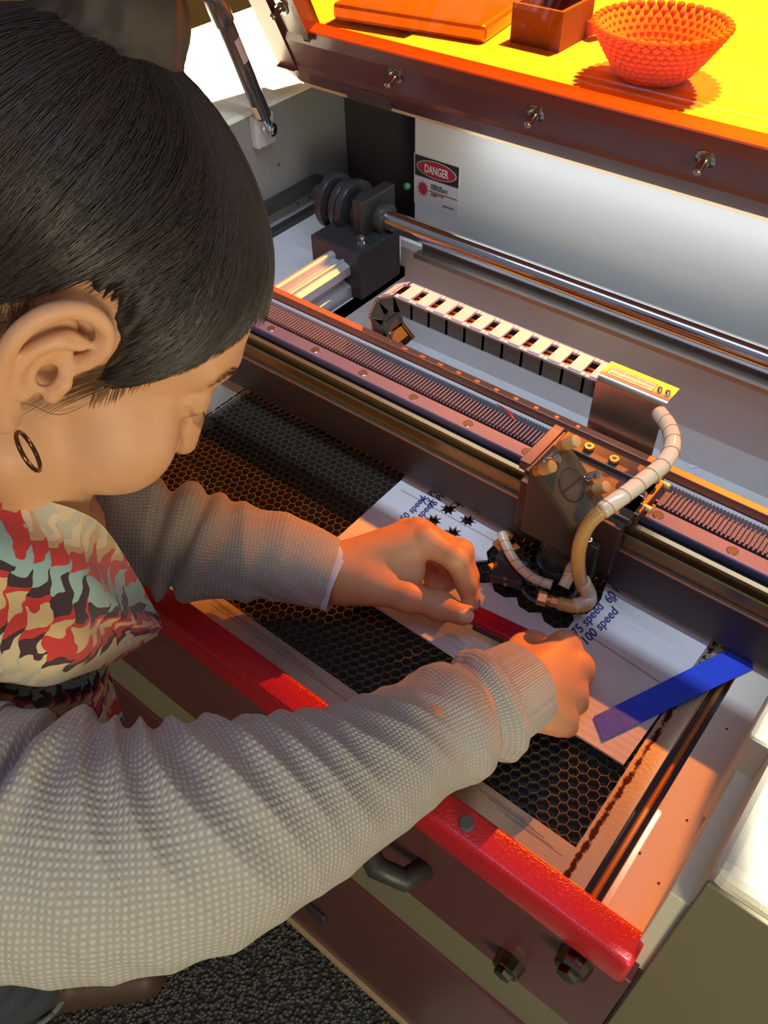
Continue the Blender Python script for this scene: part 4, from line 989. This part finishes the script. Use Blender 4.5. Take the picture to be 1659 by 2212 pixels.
# ------------------------------------------------------------------ knitwear
def knit_mat(name='grey_waffle_knit', uv=True, rib=False, cell=.0027):
    m = mat(name, C3(186, 180, 166), .95, sheen=.25); n, l = m.node_tree.nodes, m.node_tree.links; b = n['Principled BSDF']; b.inputs['Specular IOR Level'].default_value = .1
    g = n.new('ShaderNodeTexCoord'); s = n.new('ShaderNodeSeparateXYZ'); src = g.outputs['UV'] if uv else g.outputs['Object']; l.new(src, s.inputs[0])
    t = n.new('ShaderNodeTexNoise'); t.inputs['Scale'].default_value = 420; t.inputs['Detail'].default_value = 3; l.new(g.outputs['Object'], t.inputs['Vector'])
    def sn(sock, per, ph=0.0):
        a = n.new('ShaderNodeMath'); a.operation = 'MULTIPLY_ADD'; l.new(sock, a.inputs[0]); a.inputs[1].default_value = 2 * PI / per; a.inputs[2].default_value = ph
        c = n.new('ShaderNodeMath'); c.operation = 'SINE'; l.new(a.outputs[0], c.inputs[0]); d = n.new('ShaderNodeMath'); d.operation = 'MULTIPLY_ADD'; l.new(c.outputs[0], d.inputs[0]); d.inputs[1].default_value = .5; d.inputs[2].default_value = .5; return d.outputs[0]
    if rib: hgt = sn(s.outputs[1], .0030)
    else:
        a, c = sn(s.outputs[0], cell), sn(s.outputs[1], cell * 1.15)
        q = n.new('ShaderNodeMath'); q.operation = 'MULTIPLY'; l.new(a, q.inputs[0]); l.new(c, q.inputs[1]); hgt = q.outputs[0]
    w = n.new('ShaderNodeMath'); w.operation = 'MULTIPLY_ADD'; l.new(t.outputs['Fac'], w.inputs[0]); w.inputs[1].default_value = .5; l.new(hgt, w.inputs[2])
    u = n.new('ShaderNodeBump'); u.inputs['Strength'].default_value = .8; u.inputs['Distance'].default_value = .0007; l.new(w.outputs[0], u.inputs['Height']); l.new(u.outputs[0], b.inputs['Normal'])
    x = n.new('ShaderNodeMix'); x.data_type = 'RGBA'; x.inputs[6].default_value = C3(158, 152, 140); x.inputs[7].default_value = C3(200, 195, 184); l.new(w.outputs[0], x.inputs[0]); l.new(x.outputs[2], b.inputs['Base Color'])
    return m
knit = knit_mat(); ribk = knit_mat('grey_rib_knit', rib=True); knit_o = knit_mat('grey_knit_body', uv=False)
def sleeve(name, path, rads, fold, m, parent, ns=300, nt=200, closed=True, flat=1.0, flat_dir=None):
    """tube along a 3-D path; fold(s01, theta, s_metres) -> extra radius; theta = 0 faces the camera side"""
    P = np.array(smooth_pts(path, 24)); L_ = np.r_[0, np.cumsum(np.linalg.norm(np.diff(P, axis=0), axis=1))]; rr = np.interp(np.arange(len(P)), np.arange(len(path)) * 24, rads)
    S = np.linspace(0, L_[-1], ns); C = np.stack([np.interp(S, L_, P[:, i]) for i in range(3)], 1); Rr = np.interp(S, L_, rr)
    ker = np.ones(9) / 9; Rr = np.convolve(np.pad(Rr, 4, 'edge'), ker, 'valid')
    T = np.gradient(C, axis=0); T /= np.linalg.norm(T, axis=1)[:, None]
    ref = CAM - C; U_ = ref - T * (ref * T).sum(1)[:, None]; U_ /= np.linalg.norm(U_, axis=1)[:, None]; W_ = np.cross(T, U_)
    th = np.linspace(0, 2 * PI, nt, endpoint=False); s01 = S / L_[-1]
    TH, SS = np.meshgrid(th, s01); _, SM = np.meshgrid(th, S)
    Rf_ = Rr[:, None] + fold(SS, TH, SM)
    X = C[:, None, :] + U_[:, None, :] * (np.cos(TH) * Rf_)[..., None] + W_[:, None, :] * (np.sin(TH) * Rf_)[..., None]
    Vv = X.reshape(-1, 3); i, j = np.meshgrid(np.arange(ns - 1), np.arange(nt), indexing='ij'); j2 = (j + 1) % nt
    Q = np.stack([i * nt + j, (i + 1) * nt + j, (i + 1) * nt + j2, i * nt + j2], -1).reshape(-1, 4)
    me = np_mesh(name, Vv, Q); uv = me.uv_layers.new(name='UVMap')
    u_ = np.stack([np.broadcast_to(S[:, None], TH.shape), TH * .05], -1)
    uvq = np.stack([u_[i, j], u_[i + 1, j], np.stack([u_[i + 1, j2][..., 0], np.where(j2 == 0, 2 * PI * .05, u_[i + 1, j2][..., 1])], -1), np.stack([u_[i, j2][..., 0], np.where(j2 == 0, 2 * PI * .05, u_[i, j2][..., 1])], -1)], 2).reshape(-1, 2)
    if len(me.polygons) == len(Q): uv.data.foreach_set('uv', uvq.astype(F4).ravel())
    return link(name, me, m, parent)
def ridge(x): a = np.abs(np.sin(x)); return 1 - np.sqrt(a * a + .02) 
def bumpn(s, c, w): return np.exp(-((s - c) / w) ** 2)
def n1(x, k=0): return np.sin(x * 3.1 + k) * .5 + np.sin(x * 7.3 + 2 * k + 1) * .3 + np.sin(x * 13.7 + k * 3 + 2) * .2
# theta: +90 deg is W_ = T x U; sign of "upper" side found from the world up vector at the elbow
pathR = [SR + np.array([-.03, -.02, .0]), dep((-150, 1790), .425), dep((0, 1810), .43), dep((250, 1830), .437), dep((470, 1790), .455), dep((740, 1688), .50), dep((905, 1597), .54), dep((1060, 1520), .568)]
radR = [.074, .068, .066, .0620, .0605, .0440, .0385, .0375]
def foldR(s, t, m_):
    up = np.cos(t + PI / 2) if UPR > 0 else np.cos(t - PI / 2)       # +1 on the upper/inner side of the bend
    ph = m_ * 140 + 4.2 * up + .45 * np.sin(t + 1) + .8 * n1(m_ * 5, 2)
    env = (.22 + .78 * np.clip((up + .55) / 1.1, 0, 1)) * bumpn(s, .58, .22)
    f = .0090 * env * (ridge(ph) - .35) * (.75 + .25 * np.sin(m_ * 31))
    f = f + .0024 * n1(m_ * 14 + 1.2 * np.cos(t), 3) * np.clip(s * 3, 0, 1) * .6
    # deep crease where the sleeve meets the shoulder
    cpos = .375 + .035 * up
    f = f - .012 * bumpn(s, cpos, .008) + .005 * bumpn(s, cpos + .022, .014)
    # bunching just behind the cuff
    f = f + .0040 * bumpn(s, .93, .022) - .0050 * bumpn(s, .968, .010) + .0025 * bumpn(s, .992, .012)
    return f
UPR = 1
# decide orientation once from geometry
_T = pathR[5] - pathR[4]; _U = CAM - pathR[5]; _U = _U - _T * (_U @ _T) / (_T @ _T); _W = np.cross(_T, _U); UPR = 1 if (_W @ np.array([0, .7, .7])) < 0 else -1
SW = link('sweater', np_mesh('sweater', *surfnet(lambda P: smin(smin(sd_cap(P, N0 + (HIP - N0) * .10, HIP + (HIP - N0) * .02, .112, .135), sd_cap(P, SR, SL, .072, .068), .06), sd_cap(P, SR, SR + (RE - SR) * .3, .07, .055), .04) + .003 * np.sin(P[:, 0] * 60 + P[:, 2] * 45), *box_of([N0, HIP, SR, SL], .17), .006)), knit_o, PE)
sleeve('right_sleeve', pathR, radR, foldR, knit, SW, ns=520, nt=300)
pc = [dep((1040, 1528), .563), dep((1092, 1500), .572), dep((1142, 1470), .582)]
sleeve('right_cuff', pc, [.0345, .0320, .0300], lambda s, t, m_: -.004 * bumpn(s, 0, .2) + .0008 * np.sin(t * 5 + 1) - .0022 * np.clip((s - .93) / .07, 0, 1) ** 2 + .0006 * n1(t * 2, 3), ribk, SW, ns=80, nt=260)
pathL = [SL + np.array([-.02, -.01, -.01]), dep((0, 1080), .60), dep((120, 1145), .645), dep((250, 1155), .650), dep((380, 1165), .655), dep((480, 1188), .660), dep((600, 1203), .665), dep((712, 1240), .668)]
radL = [.062, .056, .051, .0475, .0445, .0390, .0350, .0305]
_T = pathL[5] - pathL[4]; _U = CAM - pathL[5]; _W = np.cross(_T, _U); UPL = 1 if (_W @ np.array([0, .7, .7])) < 0 else -1
def foldL(s, t, m_):
    up = np.cos(t + PI / 2) if UPL > 0 else np.cos(t - PI / 2)
    f = .0048 * np.clip(s * 2 - .6, 0, 1) * (1 - np.clip((s - .86) / .08, 0, 1)) * (ridge(m_ * 95 + .5 * np.sin(t) + .9 * up + .8 * n1(m_ * 5, 1)) - .35)
    for c_, w_, a_ in ((.685, .012, -.0075), (.735, .010, -.0065), (.71, .016, .004), (.765, .016, .0035)): f = f + a_ * bumpn(s, c_ + .015 * np.cos(t + 1), w_)
    f = f + .0016 * n1(m_ * 14 + 1.2 * np.cos(t), 5) - .0016 * np.clip((s - .985) / .015, 0, 1)
    return f
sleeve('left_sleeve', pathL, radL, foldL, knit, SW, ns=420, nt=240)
pcl = [dep((690, 1232), .667), dep((722, 1243), .668), dep((737, 1249), .6675)]
sleeve('shirt_cuff', pcl, [.0270, .0290, .0288], lambda s, t, m_: .0007 * np.sin(t * 6), mat('white_shirt_cotton', C3(214, 218, 230), .8), PE, ns=30, nt=120)

# ------------------------------------------------------------------ scarf
def scarf_mat():
    m = mat('ikat_scarf', C3(214, 196, 160), .9, sheen=.3); n, l = m.node_tree.nodes, m.node_tree.links; b = n['Principled BSDF']
    g = n.new('ShaderNodeTexCoord'); s = n.new('ShaderNodeSeparateXYZ'); l.new(g.outputs['UV'], s.inputs[0])
    def M2(op, a, c=None, d=None):
        q = n.new('ShaderNodeMath'); q.operation = op
        for i, v in enumerate((a, c, d)):
            if v is None: continue
            if isinstance(v, (int, float)): q.inputs[i].default_value = v
            else: l.new(v, q.inputs[i])
        return q.outputs[0]
    ns = n.new('ShaderNodeTexNoise'); ns.inputs['Scale'].default_value = 4.2; ns.inputs['Detail'].default_value = 2; l.new(g.outputs['UV'], ns.inputs['Vector'])
    # saw-toothed bands: v plus a triangle wave of u
    wob = M2('MULTIPLY_ADD', ns.outputs['Fac'], 2.2, M2('MULTIPLY', s.outputs[0], 12.0)); saw = M2('FRACT', wob); saw = M2('MULTIPLY', M2('POWER', saw, 1.4), M2('MULTIPLY_ADD', ns.outputs['Fac'], .16, .03))
    arch = M2('MULTIPLY', M2('SINE', M2('MULTIPLY', s.outputs[0], 3.4)), -.34)
    vv_ = M2('ADD', M2('ADD', M2('ADD', s.outputs[1], saw), arch), M2('MULTIPLY', ns.outputs['Fac'], .30))
    fr = M2('FRACT', M2('MULTIPLY', vv_, 1.05))
    r = n.new('ShaderNodeValToRGB'); r.color_ramp.interpolation = 'CONSTANT'; cr = r.color_ramp
    cols = [(0, (204, 168, 108)), (.07, (200, 52, 42)), (.20, (150, 178, 164)), (.33, (62, 42, 44)), (.44, (198, 52, 42)), (.50, (214, 178, 120)), (.60, (204, 56, 46)), (.70, (70, 42, 44)), (.77, (214, 192, 146)), (.86, (196, 186, 156)), (.93, (222, 200, 158))]
    cr.elements[0].position = 0; cr.elements[0].color = C3(*cols[0][1]); cr.elements[1].position = cols[-1][0]; cr.elements[1].color = C3(*cols[-1][1])
    for p_, c_ in cols[1:-1]: e = cr.elements.new(p_); e.color = C3(*c_)
    l.new(fr, r.inputs[0]); l.new(r.outputs[0], b.inputs['Base Color'])
    t = n.new('ShaderNodeTexNoise'); t.inputs['Scale'].default_value = 700; l.new(g.outputs['Object'], t.inputs['Vector']); u = n.new('ShaderNodeBump'); u.inputs['Strength'].default_value = .4; u.inputs['Distance'].default_value = .0006; l.new(t.outputs['Fac'], u.inputs['Height']); l.new(u.outputs[0], b.inputs['Normal'])
    return m
scm = scarf_mat()
def sheet(name, rows, m, parent, nu=160, nv=120, wave=None, thick=.0016):
    G_ = []
    for R0 in rows: G_.append([dep(p[:2], p[2]) for p in R0])
    Rs = [np.array(smooth_pts(r, 20)) for r in G_]
    Rs = [np.stack([np.interp(np.linspace(0, len(r) - 1, nu), np.arange(len(r)), r[:, i]) for i in range(3)], 1) for r in Rs]
    cols = []
    for u in range(nu):
        c = np.array(smooth_pts([r[u] for r in Rs], 16)); cols.append(np.stack([np.interp(np.linspace(0, len(c) - 1, nv), np.arange(len(c)), c[:, i]) for i in range(3)], 1))
    X = np.array(cols)      # nu, nv, 3
    Tu = np.gradient(X, axis=0); Tv = np.gradient(X, axis=1); Nn = np.cross(Tu, Tv); Nn /= (np.linalg.norm(Nn, axis=2)[..., None] + 1e-9)
    Nn = Nn * np.sign((Nn * (CAM - X)).sum(2))[..., None]
    uu_, vv_ = np.meshgrid(np.linspace(0, 1, nu), np.linspace(0, 1, nv), indexing='ij')
    if wave is not None: X = X + Nn * wave(uu_, vv_)[..., None]
    Vv = np.concatenate([X.reshape(-1, 3), (X - Nn * thick).reshape(-1, 3)]); i, j = np.meshgrid(np.arange(nu - 1), np.arange(nv - 1), indexing='ij'); N_ = nu * nv
    q = np.stack([i * nv + j, (i + 1) * nv + j, (i + 1) * nv + j + 1, i * nv + j + 1], -1).reshape(-1, 4); q2_ = q[:, ::-1] + N_
    rim = []
    for a in range(nu - 1): rim += [(a * nv, (a + 1) * nv, (a + 1) * nv + N_, a * nv + N_), (a * nv + nv - 1, (a + 1) * nv + nv - 1, (a + 1) * nv + nv - 1 + N_, a * nv + nv - 1 + N_)]
    for a in range(nv - 1): rim += [(a, a + 1, a + 1 + N_, a + N_), ((nu - 1) * nv + a, (nu - 1) * nv + a + 1, (nu - 1) * nv + a + 1 + N_, (nu - 1) * nv + a + N_)]
    Q = np.concatenate([q, q2_, np.array(rim)]); me = np_mesh(name, Vv, Q); uv = me.uv_layers.new(name='UVMap')
    UVv = np.stack([np.r_[uu_.ravel(), uu_.ravel()], np.r_[vv_.ravel(), vv_.ravel()]], 1)
    li = np.empty(len(me.loops), np.int32); me.loops.foreach_get('vertex_index', li); uv.data.foreach_set('uv', UVv[li].astype(F4).ravel())
    return link(name, me, m, parent)
def wv(u, v): return .0035 * np.sin(v * 15 + 4 * u + 1.5 * np.sin(u * 5)) * (1 - v * .4) * np.clip(1.3 - u, 0, 1) + .002 * np.sin(u * 13 + v * 3)
SF = sheet('scarf', [
    [(-190, 900, .47), (-60, 985, .462), (20, 1035, .455), (80, 1072, .452), (158, 1106, .462), (226, 1150, .490), (294, 1238, .525), (345, 1345, .545)],
    [(-190, 1100, .44), (-60, 1150, .432), (40, 1190, .432), (120, 1225, .440), (190, 1262, .455), (250, 1300, .480), (305, 1340, .51), (343, 1356, .545)],
    [(-190, 1300, .43), (-60, 1330, .425), (40, 1345, .425), (120, 1355, .433), (190, 1365, .450), (245, 1372, .478), (300, 1372, .51), (338, 1368, .545)],
    [(-190, 1500, .44), (-60, 1485, .435), (20, 1478, .435), (100, 1483, .440), (170, 1468, .455), (230, 1443, .480), (285, 1405, .51), (330, 1378, .545)]], scm, PE, wave=wv)
sheet('scarf_end', [
    [(-150, 1420, .47), (0, 1425, .47), (110, 1430, .475), (185, 1425, .485), (235, 1420, .50)],
    [(-150, 1500, .48), (0, 1500, .48), (115, 1505, .485), (200, 1500, .495), (252, 1478, .51)],
    [(-150, 1600, .50), (0, 1600, .50), (120, 1600, .505), (215, 1590, .51), (268, 1555, .52)]], scm, SF, nu=80, nv=50, wave=lambda u, v: .004 * np.sin(u * 16 + 3 * v))
ax_ = hw((0, -.03, -.06)) - N0; ax_ /= np.linalg.norm(ax_); s1_ = np.cross(ax_, [0, 0, 1.]); s1_ /= np.linalg.norm(s1_); s2_ = np.cross(ax_, s1_)
for q_, (hh, rr_) in enumerate(((.052, .080), (.074, .074))):
    _b = B(); _b.sweep([N0 + ax_ * (hh + .006 * math.sin(a * 2 + q_)) + (s1_ * math.cos(a) + s2_ * math.sin(a)) * rr_ for a in np.linspace(0, 2 * PI, 60)], [.019 + .003 * math.sin(k_ * .7 + q_) for k_ in range(60)], n=20)
    _b.build('neck_wrap', mat('scarf_wrap_cloth', (C3(150, 50, 46), C3(200, 184, 150))[q_], .9, var=.35, vscale=45), SF, smooth=180)
# ------------------------------------------------------------------ trousers and shoe
denim = mat('blue_grey_denim', C3(84, 92, 102), .9, bump=.6, bscale=900, var=.15, vscale=80)
def jeans_sdf(P):
    d = None
    for h_, k_, a_ in ((hr, knR, ankR), (hl_, knL, ankL)):
        e = smin(sd_cap(P, h_, k_, .090, .068), sd_cap(P, k_, a_ + [0, 0, .0], .066, .060), .02); d = e if d is None else smin(d, e, .03)
    d = smin(d, sd_cap(P, hr, hl_, .105, .105), .04); d = smax(d, .062 - P[:, 2], .002); d = smax(d, P[:, 2] - .97, .01); return d + .002 * np.sin(P[:, 2] * 90 + P[:, 0] * 60)
JE = link('jeans', np_mesh('jeans', *surfnet(jeans_sdf, *box_of([hr, hl_, knR, knL, ankR, ankL], .13), .007)), denim, PE)
b = B(); b.sweep([V(ankR) + Vector((math.cos(a) * .0605, math.sin(a) * .0605, -.028)) for a in np.linspace(0, 2 * PI, 40)], .0045, n=8); b.build('jeans_hem', mat('pale_hem', C3(128, 136, 140), .9), JE, smooth=180)
leather = mat('brown_leather', C3(92, 68, 54), .5, bump=.3, bscale=300, var=.15)
for nm, a_ in (('right', ankR), ('left', ankL)):
    def sh(P):
        g_ = np.array([a_[0], a_[1], 0]); d = sd_cap(P, g_ - toe * .03 + [0, 0, .045], g_ + toe * .165 + [0, 0, .032], .040, .034)
        d = smin(d, sd_cap(P, g_ + [0, 0, .04], g_ + toe * .01 + [0, 0, .085], .042, .042), .03); d = smax(d, .004 - P[:, 2], .003); return smax(d, P[:, 2] - .095, .004)
    g_ = np.array([a_[0], a_[1], .05]); lo, hi = box_of([g_ - toe * .09, g_ + toe * .22, g_ + [0, 0, .08]], .055)
    S_ = link('shoe', np_mesh('shoe', *surfnet(sh, lo, hi, .004)), leather, PE)
    b = B(); perp = np.array([-.71, .70, 0])
    for k in range(4):
        c = g_ + toe * (.055 + .018 * k) + [0, 0, .034 - .006 * k]; b.sweep(smooth_pts([c - perp * .022 - [0, 0, .004], c + [0, 0, .004], c + perp * .022 - [0, 0, .004]], 4), .0018, n=6)
    b.build('lace', mat('tan_lace', C3(140, 100, 66), .7), S_, smooth=180)
b = B(); b.cyl((ankR[0], ankR[1], .055), (ankR[0], ankR[1], .11), .046, n=40); b.build('sock', mat('ribbed_tan_sock', C3(140, 128, 98), .9, bump=.5, bscale=400), PE, smooth=60)
